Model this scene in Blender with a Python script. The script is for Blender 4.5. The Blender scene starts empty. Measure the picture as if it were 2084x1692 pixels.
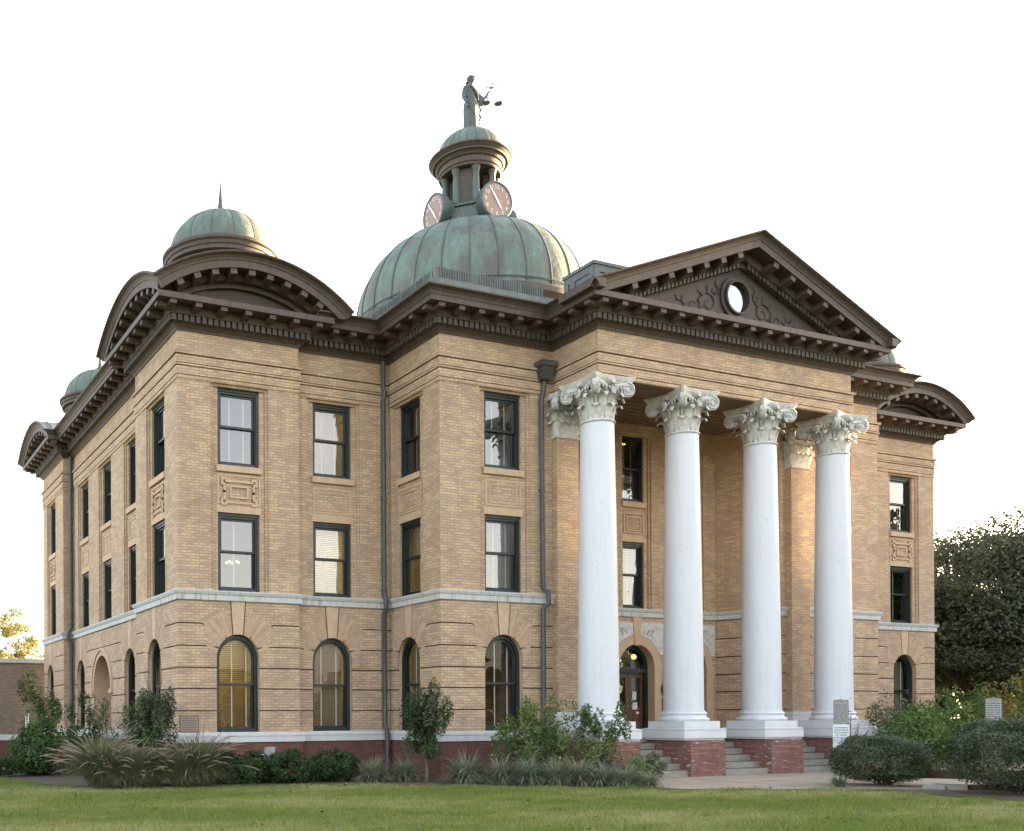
import bpy, math, random
import numpy as np
from mathutils import Vector, Matrix
PI = math.pi
random.seed(7)
rng = np.random.default_rng(11)
scene = bpy.context.scene
COL = scene.collection

# ------------------------------------------------------------------ helpers
class MB:
    """collects faces and links them as one mesh object"""
    def __init__(s):
        s.v = []; s.f = []; s.m = []; s.sm = []
    def face(s, pts, mi=0, smooth=False):
        i = len(s.v); s.v.extend([tuple(p) for p in pts]); s.f.append(tuple(range(i, i+len(pts)))); s.m.append(mi); s.sm.append(smooth)
    def grid(s, rows, mi=0, smooth=True, closed=False):
        """rows: list of lists of points, same length; shared vertices so it shades smoothly"""
        i0 = len(s.v); n = len(rows[0])
        for r in rows: s.v.extend([tuple(p) for p in r])
        for a in range(len(rows)-1):
            for b in range(n if closed else n-1):
                c = (b+1) % n
                s.f.append((i0+a*n+b, i0+a*n+c, i0+(a+1)*n+c, i0+(a+1)*n+b)); s.m.append(mi); s.sm.append(smooth)
    def hexa(s, p, mi=0):
        for q in ((0,3,2,1),(4,5,6,7),(0,1,5,4),(1,2,6,5),(2,3,7,6),(3,0,4,7)):
            s.face([p[k] for k in q], mi)
    def box(s, x0, x1, y0, y1, z0, z1, mi=0):
        s.hexa([(x0,y0,z0),(x1,y0,z0),(x1,y1,z0),(x0,y1,z0),(x0,y0,z1),(x1,y0,z1),(x1,y1,z1),(x0,y1,z1)], mi)
    def fbox(s, fr, u0, u1, d0, d1, z0, z1, mi=0):
        P = fr.pt
        s.hexa([P(u0,d0,z0),P(u1,d0,z0),P(u1,d1,z0),P(u0,d1,z0),P(u0,d0,z1),P(u1,d0,z1),P(u1,d1,z1),P(u0,d1,z1)], mi)
    def tube(s, pts, r, n=8, mi=0, cap=True, smooth=True):
        pts = [Vector(p) for p in pts]; rows = []
        rr = r if isinstance(r, (list, tuple)) else [r]*len(pts)
        ref = None
        for i, p in enumerate(pts):
            t = (pts[min(i+1, len(pts)-1)] - pts[max(i-1, 0)]).normalized()
            if ref is None: ref = Vector((0,0,1)) if abs(t.z) < .9 else Vector((1,0,0))
            a = t.cross(ref).normalized(); b = t.cross(a).normalized(); ref = -t.cross(a) if False else ref
            rows.append([p + a*(rr[i]*math.cos(k*2*PI/n)) + b*(rr[i]*math.sin(k*2*PI/n)) for k in range(n)])
        s.grid(rows, mi, smooth, True)
        if cap:
            s.face(rows[0], mi); s.face(rows[-1][::-1], mi)
    def lathe(s, prof, c=(0,0,0), n=32, mi=0, smooth=True, mod=None, a0=0.0, crisp=False):
        if crisp:                        # sharp steps in the profile, round in plan
            for p, q in zip(prof, prof[1:]): s.lathe([p, q], c, n, mi, smooth, mod, a0)
            return
        rows = []
        for (r, z) in prof:
            row = []
            for k in range(n):
                a = a0 + k*2*PI/n
                q = r*(mod(a) if mod else 1)
                row.append((c[0]+q*math.cos(a), c[1]+q*math.sin(a), c[2]+z))
            rows.append(row)
        s.grid(rows, mi, smooth, True)
    def build(s, name, mat, parent=None, loc=None, auto=None):
        me = bpy.data.meshes.new(name)
        me.from_pydata(s.v, [], s.f)
        mats = mat if isinstance(mat, (list, tuple)) else [mat]
        for m in mats: me.materials.append(m)
        me.polygons.foreach_set('material_index', s.m)
        me.polygons.foreach_set('use_smooth', s.sm)
        me.update()
        o = bpy.data.objects.new(name, me); COL.objects.link(o)
        if parent: o.parent = parent
        if loc: o.location = loc
        return o

class Fr:
    """wall frame: u along the wall, d outward, z up"""
    def __init__(s, o, t):
        s.o = o; l = math.hypot(*t); s.t = (t[0]/l, t[1]/l); s.n = (s.t[1], -s.t[0])
    def pt(s, u, d, z):
        return (s.o[0]+u*s.t[0]+d*s.n[0], s.o[1]+u*s.t[1]+d*s.n[1], z)
    def rot(s):
        return math.atan2(s.t[1], s.t[0])

def tag(o, label=None, cat=None, group=None, kind=None):
    if label: o['label'] = label
    if cat: o['category'] = cat
    if group: o['group'] = group
    if kind: o['kind'] = kind
    return o
def empty(name, loc, label=None, cat=None, group=None, rz=0):
    o = bpy.data.objects.new(name, None); COL.objects.link(o)
    o.location = loc; o.rotation_euler = (0,0,rz); o.empty_display_size = .3
    return tag(o, label, cat, group)
def copy_tree(o, parent=None):
    c = o.copy(); COL.objects.link(c); c.parent = parent
    for ch in [x for x in o.children]:
        copy_tree(ch, c)
    return c

def offs(path, i, closed):
    n = len(path)
    def seg(a, b):
        dx, dy = b[0]-a[0], b[1]-a[1]; l = math.hypot(dx, dy); return (dy/l, -dx/l)
    n1 = seg(path[i-1], path[i]) if (closed or i > 0) else None
    n2 = seg(path[i], path[(i+1) % n]) if (closed or i < n-1) else None
    if n1 is None: return n2
    if n2 is None: return n1
    k = 1 + n1[0]*n2[0] + n1[1]*n2[1]
    return ((n1[0]+n2[0])/k, (n1[1]+n2[1])/k)
def sweep(mb, path, prof, closed=False, mi=0):
    """profile (p outward, z) closed loop swept along a plan polyline with mitred corners"""
    n = len(path); M = [offs(path, i, closed) for i in range(n)]
    ring = lambda i: [(path[i][0]+p*M[i][0], path[i][1]+p*M[i][1], z) for p, z in prof]
    k = len(prof)
    for i in range(n if closed else n-1):
        a, b = ring(i), ring((i+1) % n)
        for j in range(k):
            jj = (j+1) % k
            mb.face([a[j], b[j], b[jj], a[jj]], mi)
    if not closed:
        mb.face(ring(0), mi); mb.face(ring(n-1)[::-1], mi)
def along(path, p, pitch, closed=False, skip=None):
    """points spread along the offset of a path: (x, y, tangent, normal)"""
    n = len(path); M = [offs(path, i, closed) for i in range(n)]
    out = []
    for i in range(n if closed else n-1):
        if skip and i in skip: continue
        j = (i+1) % n
        a = (path[i][0]+p*M[i][0], path[i][1]+p*M[i][1]); b = (path[j][0]+p*M[j][0], path[j][1]+p*M[j][1])
        d = (path[j][0]-path[i][0], path[j][1]-path[i][1]); l0 = math.hypot(*d); t = (d[0]/l0, d[1]/l0)
        l = (b[0]-a[0])*t[0]+(b[1]-a[1])*t[1]
        if l < pitch*.6: continue
        m = max(1, round(l/pitch)); st = l/m
        for q in range(m):
            s_ = st*(q+.5); out.append((a[0]+t[0]*s_, a[1]+t[1]*s_, t, (t[1], -t[0])))
    return out

def wall_rect(mb, fr, d, u0, u1, z0, z1, holes=(), mi=0):
    us = sorted({u0, u1, *[h[0] for h in holes], *[h[1] for h in holes]}); zs = sorted({z0, z1, *[h[2] for h in holes], *[h[3] for h in holes]})
    us = [u for u in us if u0-1e-6 <= u <= u1+1e-6]; zs = [z for z in zs if z0-1e-6 <= z <= z1+1e-6]
    for a, b in zip(us, us[1:]):
        for c, e in zip(zs, zs[1:]):
            mu, mz = (a+b)/2, (c+e)/2
            if any(h[0] < mu < h[1] and h[2] < mz < h[3] for h in holes): continue
            mb.face([fr.pt(a,d,c), fr.pt(b,d,c), fr.pt(b,d,e), fr.pt(a,d,e)], mi)
def reveal(mb, fr, d0, d1, u0, u1, z0, z1, mi=0, sides='lrtb'):
    P = fr.pt
    if 'l' in sides: mb.face([P(u0,d0,z0),P(u0,d1,z0),P(u0,d1,z1),P(u0,d0,z1)], mi)
    if 'r' in sides: mb.face([P(u1,d1,z0),P(u1,d0,z0),P(u1,d0,z1),P(u1,d1,z1)], mi)
    if 't' in sides: mb.face([P(u0,d1,z1),P(u1,d1,z1),P(u1,d0,z1),P(u0,d0,z1)], mi)
    if 'b' in sides: mb.face([P(u0,d0,z0),P(u1,d0,z0),P(u1,d1,z0),P(u0,d1,z0)], mi)
def arc_pts(c, zs, a, b, t0, t1, n=10):
    return [(c+a*math.cos(math.radians(t0+(t1-t0)*k/n)), zs+b*math.sin(math.radians(t0+(t1-t0)*k/n))) for k in range(n+1)]
def prism(mb, fr, poly, d0, d1, mi=0):
    mb.face([fr.pt(u,d1,z) for u, z in poly], mi)
    k = len(poly)
    for i in range(k):
        a, b = poly[i], poly[(i+1) % k]
        mb.face([fr.pt(a[0],d0,a[1]), fr.pt(b[0],d0,b[1]), fr.pt(b[0],d1,b[1]), fr.pt(a[0],d1,a[1])], mi)
def inset(poly, w):
    """polygon with each edge i moved inward by w[i] (counter-clockwise polygons)"""
    n = len(poly); A = sum(poly[i][0]*poly[(i+1)%n][1]-poly[(i+1)%n][0]*poly[i][1] for i in range(n))
    sg = 1 if A > 0 else -1
    ln = []
    for i in range(n):
        (x0,y0),(x1,y1) = poly[i], poly[(i+1)%n]; l = math.hypot(x1-x0, y1-y0) or 1e-9
        nx, ny = -(y1-y0)/l*sg, (x1-x0)/l*sg
        ln.append((nx, ny, nx*x0+ny*y0+w[i]))
    out = []
    for i in range(n):
        a, b = ln[i-1], ln[i]; det = a[0]*b[1]-a[1]*b[0]
        if abs(det) < 1e-3:
            p = poly[i]; ww = max(w[i-1], w[i]); out.append((p[0]+b[0]*ww, p[1]+b[1]*ww))
        else:
            out.append(((a[2]*b[1]-a[1]*b[2])/det, (a[0]*b[2]-a[2]*b[0])/det))
    return out

def mesh_from_quads(name, V, mats, mi=None, parent=None, tri=False, smooth=False):
    """V: (N, 4, 3) or (N, 3, 3) array of separate faces"""
    N, k, _ = V.shape
    me = bpy.data.meshes.new(name)
    me.vertices.add(N*k); me.vertices.foreach_set('co', V.reshape(-1).astype(np.float32))
    me.loops.add(N*k); me.loops.foreach_set('vertex_index', np.arange(N*k, dtype=np.int32))
    me.polygons.add(N); me.polygons.foreach_set('loop_start', np.arange(0, N*k, k, dtype=np.int32))
    me.polygons.foreach_set('loop_total', np.full(N, k, dtype=np.int32))
    for m in (mats if isinstance(mats, (list, tuple)) else [mats]): me.materials.append(m)
    if mi is not None: me.polygons.foreach_set('material_index', mi.astype(np.int32))
    me.update(calc_edges=True); me.validate()
    o = bpy.data.objects.new(name, me); COL.objects.link(o)
    if parent: o.parent = parent
    return o

# ------------------------------------------------------------------ materials
def mat(name):
    m = bpy.data.materials.new(name); m.use_nodes = True
    nt = m.node_tree; b = nt.nodes['Principled BSDF']
    return m, nt, b
def N(nt, t, **kw):
    n = nt.nodes.new(t)
    for k, v in kw.items(): setattr(n, k, v)
    return n
def lk(nt, a, b): nt.links.new(a, b)
def mixc(nt, fac, a, b, mode='MIX'):
    n = N(nt, 'ShaderNodeMix', data_type='RGBA', blend_type=mode)
    for sock, val in ((n.inputs[0], fac), (n.inputs[6], a), (n.inputs[7], b)):
        if hasattr(val, 'is_linked') or isinstance(val, bpy.types.NodeSocket): lk(nt, val, sock)
        else: sock.default_value = val if isinstance(val, (int, float)) else (*val, 1)
    return n.outputs[2]
def noise(nt, vec, scale, detail=4, rough=.55, lo=.35, hi=.65):
    n = N(nt, 'ShaderNodeTexNoise'); n.inputs['Scale'].default_value = scale; n.inputs['Detail'].default_value = detail; n.inputs['Roughness'].default_value = rough
    if vec is not None: lk(nt, vec, n.inputs['Vector'])
    r = N(nt, 'ShaderNodeMapRange'); r.inputs[1].default_value = lo; r.inputs[2].default_value = hi
    lk(nt, n.outputs['Fac'], r.inputs[0]); return r.outputs[0]
def coords(nt, scale=(1,1,1), kind='Object'):
    t = N(nt, 'ShaderNodeTexCoord'); m = N(nt, 'ShaderNodeMapping'); m.inputs['Scale'].default_value = scale
    lk(nt, t.outputs[kind], m.inputs['Vector']); return m.outputs[0]
def bump(nt, b, h, strength=.3, dist=.01):
    n = N(nt, 'ShaderNodeBump'); n.inputs['Strength'].default_value = strength; n.inputs['Distance'].default_value = dist
    lk(nt, h, n.inputs['Height']); lk(nt, n.outputs[0], b.inputs['Normal'])

def wallcoords(nt):
    """(along the wall, height): picks x or y by the way the face looks"""
    t = N(nt, 'ShaderNodeTexCoord'); s = N(nt, 'ShaderNodeSeparateXYZ'); lk(nt, t.outputs['Object'], s.inputs[0])
    g = N(nt, 'ShaderNodeNewGeometry'); q = N(nt, 'ShaderNodeSeparateXYZ'); lk(nt, g.outputs['True Normal'], q.inputs[0])
    a = N(nt, 'ShaderNodeMath', operation='ABSOLUTE'); lk(nt, q.outputs[0], a.inputs[0])
    c = N(nt, 'ShaderNodeMath', operation='GREATER_THAN'); lk(nt, a.outputs[0], c.inputs[0]); c.inputs[1].default_value = .6
    m = N(nt, 'ShaderNodeMix', data_type='FLOAT'); lk(nt, c.outputs[0], m.inputs[0]); lk(nt, s.outputs[0], m.inputs[2]); lk(nt, s.outputs[1], m.inputs[3])
    o = N(nt, 'ShaderNodeCombineXYZ'); lk(nt, m.outputs[0], o.inputs[0]); lk(nt, s.outputs[2], o.inputs[1])
    return o.outputs[0], t.outputs['Object']
def brick_mat(name, c1, c2, mortar, c3, bw=.222, rh=.0685, ms=.0075, dirt=(.2,.15,.11), dirtf=.35, chips=None):
    m, nt, b = mat(name); v, ob = wallcoords(nt)
    # jitter so that the courses are not ruled lines
    n0 = N(nt, 'ShaderNodeTexNoise'); n0.inputs['Scale'].default_value = 5; lk(nt, ob, n0.inputs['Vector'])
    sc = N(nt, 'ShaderNodeVectorMath', operation='SCALE'); lk(nt, n0.outputs['Color'], sc.inputs[0]); sc.inputs['Scale'].default_value = .012
    ad = N(nt, 'ShaderNodeVectorMath', operation='ADD'); lk(nt, v, ad.inputs[0]); lk(nt, sc.outputs[0], ad.inputs[1]); v = ad.outputs[0]
    # one random tone per brick
    sp = N(nt, 'ShaderNodeSeparateXYZ'); lk(nt, v, sp.inputs[0])
    def mth(op, a, b_=None):
        q = N(nt, 'ShaderNodeMath', operation=op)
        for k_, x_ in enumerate((a, b_)):
            if x_ is None: continue
            if isinstance(x_, bpy.types.NodeSocket): lk(nt, x_, q.inputs[k_])
            else: q.inputs[k_].default_value = x_
        return q.outputs[0]
    row = mth('FLOOR', mth('DIVIDE', sp.outputs[1], rh)); colx = mth('FLOOR', mth('DIVIDE', mth('ADD', sp.outputs[0], mth('MULTIPLY', mth('FLOORED_MODULO', row, 2.0), bw*.5)), bw))
    cid = N(nt, 'ShaderNodeCombineXYZ'); lk(nt, colx, cid.inputs[0]); lk(nt, row, cid.inputs[1])
    wn = N(nt, 'ShaderNodeTexWhiteNoise', noise_dimensions='2D'); lk(nt, cid.outputs[0], wn.inputs['Vector'])
    ramp = N(nt, 'ShaderNodeValToRGB'); lk(nt, wn.outputs['Value'], ramp.inputs[0]); cr = ramp.color_ramp
    mid = tuple((x+y)/2 for x, y in zip(c1, c2))
    cr.elements[0].color = (*c2,1); cr.elements[1].color = (*[min(1,x*1.12) for x in c1],1)
    for pos, c_ in ((.25, [x*1.06 for x in c2]), (.45, mid), (.75, c1)):
        e = cr.elements.new(pos); e.color = (*c_,1)
    def bt(a, bcol, mo, off):
        t = N(nt, 'ShaderNodeTexBrick'); t.offset = .5
        t.inputs['Scale'].default_value = 1; t.inputs['Brick Width'].default_value = bw; t.inputs['Row Height'].default_value = rh
        t.inputs['Mortar Size'].default_value = ms; t.inputs['Mortar Smooth'].default_value = .3; t.inputs['Bias'].default_value = off
        t.inputs['Color1'].default_value = (*a,1); t.inputs['Color2'].default_value = (*bcol,1); t.inputs['Mortar'].default_value = (*mo,1)
        lk(nt, v, t.inputs['Vector']); return t
    t1 = bt(c1, c2, mortar, 0.0)
    nz = noise(nt, ob, 1.3, 5, .6, .38, .72)
    col = mixc(nt, t1.outputs['Fac'], ramp.outputs[0], mortar)
    col = mixc(nt, nz, col, c3, 'MULTIPLY')
    st = N(nt, 'ShaderNodeMapping'); st.inputs['Scale'].default_value = (2.2, 2.2, .35); lk(nt, ob, st.inputs['Vector'])
    nd = noise(nt, st.outputs[0], 1.1, 6, .65, .52, .8)
    mul = N(nt, 'ShaderNodeMath', operation='MULTIPLY'); lk(nt, nd, mul.inputs[0]); mul.inputs[1].default_value = dirtf
    col = mixc(nt, mul.outputs[0], col, dirt)
    if chips:
        cs = N(nt, 'ShaderNodeMapping'); cs.inputs['Scale'].default_value = (2.0, 2.0, 9); lk(nt, ob, cs.inputs['Vector'])
        col = mixc(nt, noise(nt, cs.outputs[0], 1.4, 3, .5, .62, .68), col, chips)
    fine = noise(nt, ob, 34, 3, .6, .3, .7)
    col = mixc(nt, fine, col, (.8,.78,.76), 'MULTIPLY')
    lk(nt, col, b.inputs['Base Color']); b.inputs['Roughness'].default_value = .85
    inv = N(nt, 'ShaderNodeMath', operation='SUBTRACT'); inv.inputs[0].default_value = 1; lk(nt, t1.outputs['Fac'], inv.inputs[1])
    bump(nt, b, inv.outputs[0], .6, .008)
    return m
def plain(name, c, rough=.6, var=None, scale=3, f=.5, streak=None, bumpd=0, metal=0, lo=.35, hi=.65):
    """colour varied by noise: var is the second colour; streak stretches the noise down the wall"""
    m, nt, b = mat(name); b.inputs['Roughness'].default_value = rough; b.inputs['Metallic'].default_value = metal
    v = coords(nt, streak or (1,1,1))
    if var:
        nz = noise(nt, v, scale, 6, .62, lo, hi)
        mu = N(nt, 'ShaderNodeMath', operation='MULTIPLY'); lk(nt, nz, mu.inputs[0]); mu.inputs[1].default_value = f
        lk(nt, mixc(nt, mu.outputs[0], c, var), b.inputs['Base Color'])
    else: b.inputs['Base Color'].default_value = (*c, 1)
    if bumpd:
        bump(nt, b, noise(nt, coords(nt), 18, 4, .6, .2, .8), .4, bumpd)
    return m
def foliage(name, c1, c2, trans=.25, rough=.7):
    m, nt, b = mat(name)
    col = mixc(nt, noise(nt, coords(nt), 2.2, 4, .6, .35, .65), c1, c2)
    lk(nt, col, b.inputs['Base Color']); b.inputs['Roughness'].default_value = rough; b.inputs['Specular IOR Level'].default_value = .12
    tr = N(nt, 'ShaderNodeBsdfTranslucent'); lk(nt, col, tr.inputs['Color'])
    mx = N(nt, 'ShaderNodeMixShader'); mx.inputs[0].default_value = trans
    lk(nt, b.outputs[0], mx.inputs[1]); lk(nt, tr.outputs[0], mx.inputs[2]); lk(nt, mx.outputs[0], nt.nodes['Material Output'].inputs['Surface'])
    return m
def emit(name, c, s):
    m, nt, b = mat(name); b.inputs['Base Color'].default_value = (*c,1); b.inputs['Emission Color'].default_value = (*c,1); b.inputs['Emission Strength'].default_value = s
    return m

M = {}
M['brick'] = brick_mat('buff_brick', (.61,.447,.285), (.478,.35,.258), (.33,.242,.185), (.86,.80,.78), dirt=(.27,.185,.14), dirtf=.5)
M['arch_brick'] = plain('rubbed_buff_brick', (.56,.395,.26), .85, (.46,.325,.22), 6, .8, None, .004)
M['annexbrick'] = brick_mat('annex_brick', (.31,.245,.18), (.25,.195,.15), (.2,.16,.13), (.85,.8,.78), dirt=(.12,.095,.08), dirtf=.4)
M['red'] = brick_mat('red_brick', (.19,.08,.062), (.145,.065,.053), (.13,.07,.055), (.8,.75,.75), dirt=(.07,.04,.035), dirtf=.45)
M['redpaint'] = brick_mat('red_brick_chipped', (.275,.145,.12), (.205,.10,.083), (.18,.08,.065), (.85,.8,.8), dirt=(.14,.06,.05), dirtf=.4, chips=(.5,.42,.42))
M['stone'] = plain('white_stone', (.60,.60,.61), .75, (.33,.32,.30), 2.2, .55, (3,3,.7), .003, lo=.5, hi=.8)
M['stone_old'] = plain('white_stone_stained', (.52,.52,.525), .8, (.14,.13,.11), 2.6, .7, (4,4,.5), .004, lo=.52, hi=.75)
M['white'] = plain('white_paint', (.64,.64,.67), .5, (.56,.56,.58), 1.5, .6, (2,2,.4))
def column_paint():
    m, nt, b = mat('column_paint'); ob = coords(nt)
    c = mixc(nt, noise(nt, coords(nt, (5,5,.35)), 1.6, 6, .65, .5, .8), (.615,.63,.68), (.55,.555,.585))
    c = mixc(nt, noise(nt, coords(nt, (1,1,1)), 14, 3, .6, .66, .74), c, (.45,.43,.41))
    sp = N(nt, 'ShaderNodeSeparateXYZ'); lk(nt, ob, sp.inputs[0])
    mr = N(nt, 'ShaderNodeMapRange'); mr.inputs[1].default_value = 3.2; mr.inputs[2].default_value = 1.3; lk(nt, sp.outputs[2], mr.inputs[0])
    mu = N(nt, 'ShaderNodeMath', operation='MULTIPLY'); lk(nt, mr.outputs[0], mu.inputs[0]); lk(nt, noise(nt, coords(nt, (3,3,1)), 3, 5, .65, .45, .75), mu.inputs[1])
    m5 = N(nt, 'ShaderNodeMath', operation='MULTIPLY'); lk(nt, mu.outputs[0], m5.inputs[0]); m5.inputs[1].default_value = .4
    c = mixc(nt, m5.outputs[0], c, (.44,.41,.37))
    lk(nt, c, b.inputs['Base Color']); b.inputs['Roughness'].default_value = .5
    bump(nt, b, noise(nt, coords(nt, (1,1,.3)), 9, 3, .6, .2, .8), .25, .006); return m
M['colpaint'] = column_paint()
M['capital'] = plain('weathered_white_paint', (.60,.585,.565), .75, (.20,.18,.155), 7, .6, None, .006, lo=.42, hi=.75)
M['brown'] = plain('brown_metal', (.066,.045,.036), .62, (.108,.083,.07), 2.4, .7, (3,3,.6), .003, lo=.4, hi=.75)
M['brown2'] = plain('brown_metal_dark', (.050,.036,.031), .65, (.07,.055,.048), 4, .6, (2,2,.5))
M['dentil'] = plain('olive_metal', (.085,.076,.06), .65, (.05,.042,.035), 6, .7)
def copper_mat(name, g1, g2, dk, lo, hi):
    m, nt, b = mat(name); ob = coords(nt)
    col = mixc(nt, noise(nt, ob, .9, 5, .6, .35, .65), g1, g2)
    st = coords(nt, (1.6,1.6,.35))
    col = mixc(nt, noise(nt, st, 1.3, 6, .68, lo, hi), col, dk)
    col = mixc(nt, noise(nt, coords(nt, (5,5,.6)), 1.5, 5, .6, .58, 1.0), col, (.27,.31,.29))
    lk(nt, col, b.inputs['Base Color']); b.inputs['Roughness'].default_value = .62; b.inputs['Specular IOR Level'].default_value = .4
    bump(nt, b, noise(nt, ob, 5, 4, .6, .2, .8), .5, .03)
    return m
M['copper'] = copper_mat('green_copper', (.105,.178,.142), (.155,.222,.182), (.098,.092,.085), .35, .62)
M['copper2'] = copper_mat('grey_copper', (.12,.15,.148), (.16,.195,.187), (.10,.10,.10), .38, .62)
M['seam'] = plain('copper_seam', (.065,.085,.082), .6, (.09,.08,.078), 4, .8)
M['verdigris'] = plain('verdigris', (.11,.145,.14), .6, (.06,.062,.062), 3, .8, (4,4,.6), .004)
M['statue'] = plain('statue_bronze', (.085,.10,.096), .4, (.035,.038,.037), 6, .8, (6,6,1.5), .004)
M['green'] = plain('dark_green_paint', (.009,.018,.019), .4, (.014,.025,.026), 3, .6)
M['tape'] = plain('white_tape', (.75,.75,.72), .7)
M['blind_w'] = plain('off_white_blind', (.40,.37,.32), .6, (.32,.29,.25), 3, .6)
M['blind_b'] = plain('wood_blind', (.30,.185,.105), .6, (.22,.135,.08), 3, .7)
M['door'] = plain('brown_wood_door', (.11,.042,.02), .4, (.065,.027,.014), 3, .8, (8,8,.6))
M['room'] = plain('room_plaster', (.33,.28,.2), .9, (.27,.22,.16), .7, .7)
M['pipe'] = plain('downpipe_metal', (.052,.05,.053), .5, (.085,.085,.09), 3, .6, (3,3,1))
M['soffit'] = plain('portico_ceiling', (.19,.125,.08), .7, (.13,.085,.055), 1.2, .7, (.4,6,1))
M['face'] = plain('clock_face', (.33,.225,.195), .6, (.27,.18,.155), 4, .6)
M['ink'] = plain('white_numerals', (.78,.77,.75), .5)
M['roof'] = plain('roof_metal', (.14,.15,.15), .6, (.1,.1,.1), 1.5, .7)
M['concrete'] = plain('concrete', (.345,.285,.225), .9, (.24,.195,.155), 1.1, .8, None, .006)
M['step'] = plain('step_concrete', (.31,.29,.25), .85, (.19,.175,.15), 2.5, .7, (1,1,3), .004)
M['paper'] = plain('paper', (.7,.7,.68), .8)
M['signmetal'] = plain('sign_grey', (.30,.31,.30), .5, (.25,.26,.25), 4, .5)
M['signwhite'] = plain('sign_board_white', (.68,.72,.76), .5, (.6,.64,.68), 4, .5)
M['black'] = plain('black_print', (.03,.03,.03), .6)
M['redprint'] = plain('red_print', (.42,.05,.04), .6)
M['plaque'] = plain('marble_plaque', (.33,.24,.2), .7, (.27,.19,.16), 5, .6)
M['galv'] = plain('galvanized', (.36,.37,.37), .45, (.18,.18,.18), 9, .8)
M['bark'] = plain('bark', (.075,.055,.04), .9, (.035,.027,.02), 3, .8, (6,6,1), .02)
M['stem'] = plain('grey_stem', (.17,.14,.11), .9, (.1,.08,.06), 5, .7)
M['wood'] = plain('bench_wood', (.10,.05,.03), .6, (.06,.03,.02), 3, .8, (1,8,8))
M['yellow'] = plain('yellow_petals', (.62,.40,.02), .6)
M['orange'] = plain('orange_plastic', (.6,.06,.03), .5)
M['lamp'] = emit('lamp_glow', (1,.58,.18), .32)
M['tube'] = emit('ceiling_light', (1,.78,.3), 5.5)
def glass_mat(name, refl, tint):
    m, nt, b = mat(name); out = nt.nodes['Material Output']; nt.nodes.remove(b)
    tr = N(nt, 'ShaderNodeBsdfTransparent'); tr.inputs[0].default_value = (*tint,1)
    gl = N(nt, 'ShaderNodeBsdfGlossy'); gl.inputs['Roughness'].default_value = .004; gl.inputs[0].default_value = (.80,.79,.80,1)
    nz = N(nt, 'ShaderNodeTexNoise'); nz.inputs['Scale'].default_value = 2.2; nz.inputs['Detail'].default_value = 1; lk(nt, coords(nt), nz.inputs['Vector'])
    bp = N(nt, 'ShaderNodeBump'); bp.inputs['Strength'].default_value = .22; bp.inputs['Distance'].default_value = .012; lk(nt, nz.outputs['Fac'], bp.inputs['Height']); lk(nt, bp.outputs[0], gl.inputs['Normal'])
    fr = N(nt, 'ShaderNodeFresnel'); fr.inputs['IOR'].default_value = 1.45
    a = N(nt, 'ShaderNodeMath', operation='ADD', use_clamp=True); fm = N(nt, 'ShaderNodeMath', operation='MULTIPLY'); lk(nt, fr.outputs[0], fm.inputs[0]); fm.inputs[1].default_value = 1.0 if refl > .1 else .55
    lk(nt, fm.outputs[0], a.inputs[0]); a.inputs[1].default_value = refl
    mx = N(nt, 'ShaderNodeMixShader'); lk(nt, a.outputs[0], mx.inputs[0]); lk(nt, tr.outputs[0], mx.inputs[1]); lk(nt, gl.outputs[0], mx.inputs[2])
    lk(nt, mx.outputs[0], out.inputs['Surface']); return m
M['glass_low'] = glass_mat('ground_floor_glass', .012, (.85,.86,.84))
M['arch_brick2'] = plain('rubbed_buff_brick_dark', (.50,.35,.235), .85, (.35,.235,.165), 6, .8, None, .004)
M['joint'] = plain('dark_joint', (.15,.10,.075), .95, (.11,.075,.058), 5, .7)
M['hatch'] = plain('hatch_metal', (.062,.07,.074), .6, (.10,.112,.118), 2.5, .7, (4,4,.5))
M['glass_sky'] = glass_mat('gable_window_glass', .34, (.8,.82,.8))
M['glass'] = glass_mat('window_glass', .17, (.8,.82,.8))
M['leaf_dk'] = foliage('leaf_dark_green', (.034,.055,.025), (.055,.08,.036))
M['leaf_md'] = foliage('leaf_mid_green', (.05,.095,.03), (.085,.14,.045))
M['leaf_lt'] = foliage('leaf_light_green', (.10,.15,.045), (.16,.2,.06))
M['leaf_gd'] = foliage('leaf_sun_gold', (.26,.2,.055), (.17,.16,.05), .4)  # low sun's gold on the lit tree and shrub, put into the leaf colour
M['leaf_gr'] = foliage('leaf_grey_green', (.095,.113,.072), (.135,.15,.098))
M['leaf_ok'] = foliage('leaf_oak', (.078,.095,.064), (.115,.132,.092), .35)
M['leaf_wi'] = foliage('leaf_wispy', (.125,.165,.06), (.18,.215,.085))
M['blind_g'] = plain('grey_brown_blind', (.22,.165,.12), .65, (.17,.125,.09), 3, .7)
M['blade_a'] = foliage('grass_blade_green', (.13,.155,.07), (.17,.19,.09), .3)
M['blade_b'] = foliage('grass_blade_pale', (.25,.23,.145), (.3,.275,.18), .3)
M['plume'] = foliage('grass_plume', (.40,.345,.255), (.33,.28,.2), .4)
M['liriope'] = foliage('liriope_blade', (.20,.245,.155), (.29,.32,.225), .25)
# ------------------------------------------------------------------ the courthouse
W, L = 27.76, 16.44
X1, Y1, DL, YR, XB, YB, XE, YE = 3.25, 3.60, .36, .22, 6.02, -2.20, 9.44, -3.87
ZB0, ZB1, ZS0, ZS1, ZE, ZT = .92, 1.16, 4.41, 4.646, 9.76, 10.92
G = .05            # depth of the rusticated joints
house = empty('courthouse', (0,0,0), 'three storey buff brick courthouse with green copper domes, arched gables and white columned portico', 'courthouse')

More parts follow.
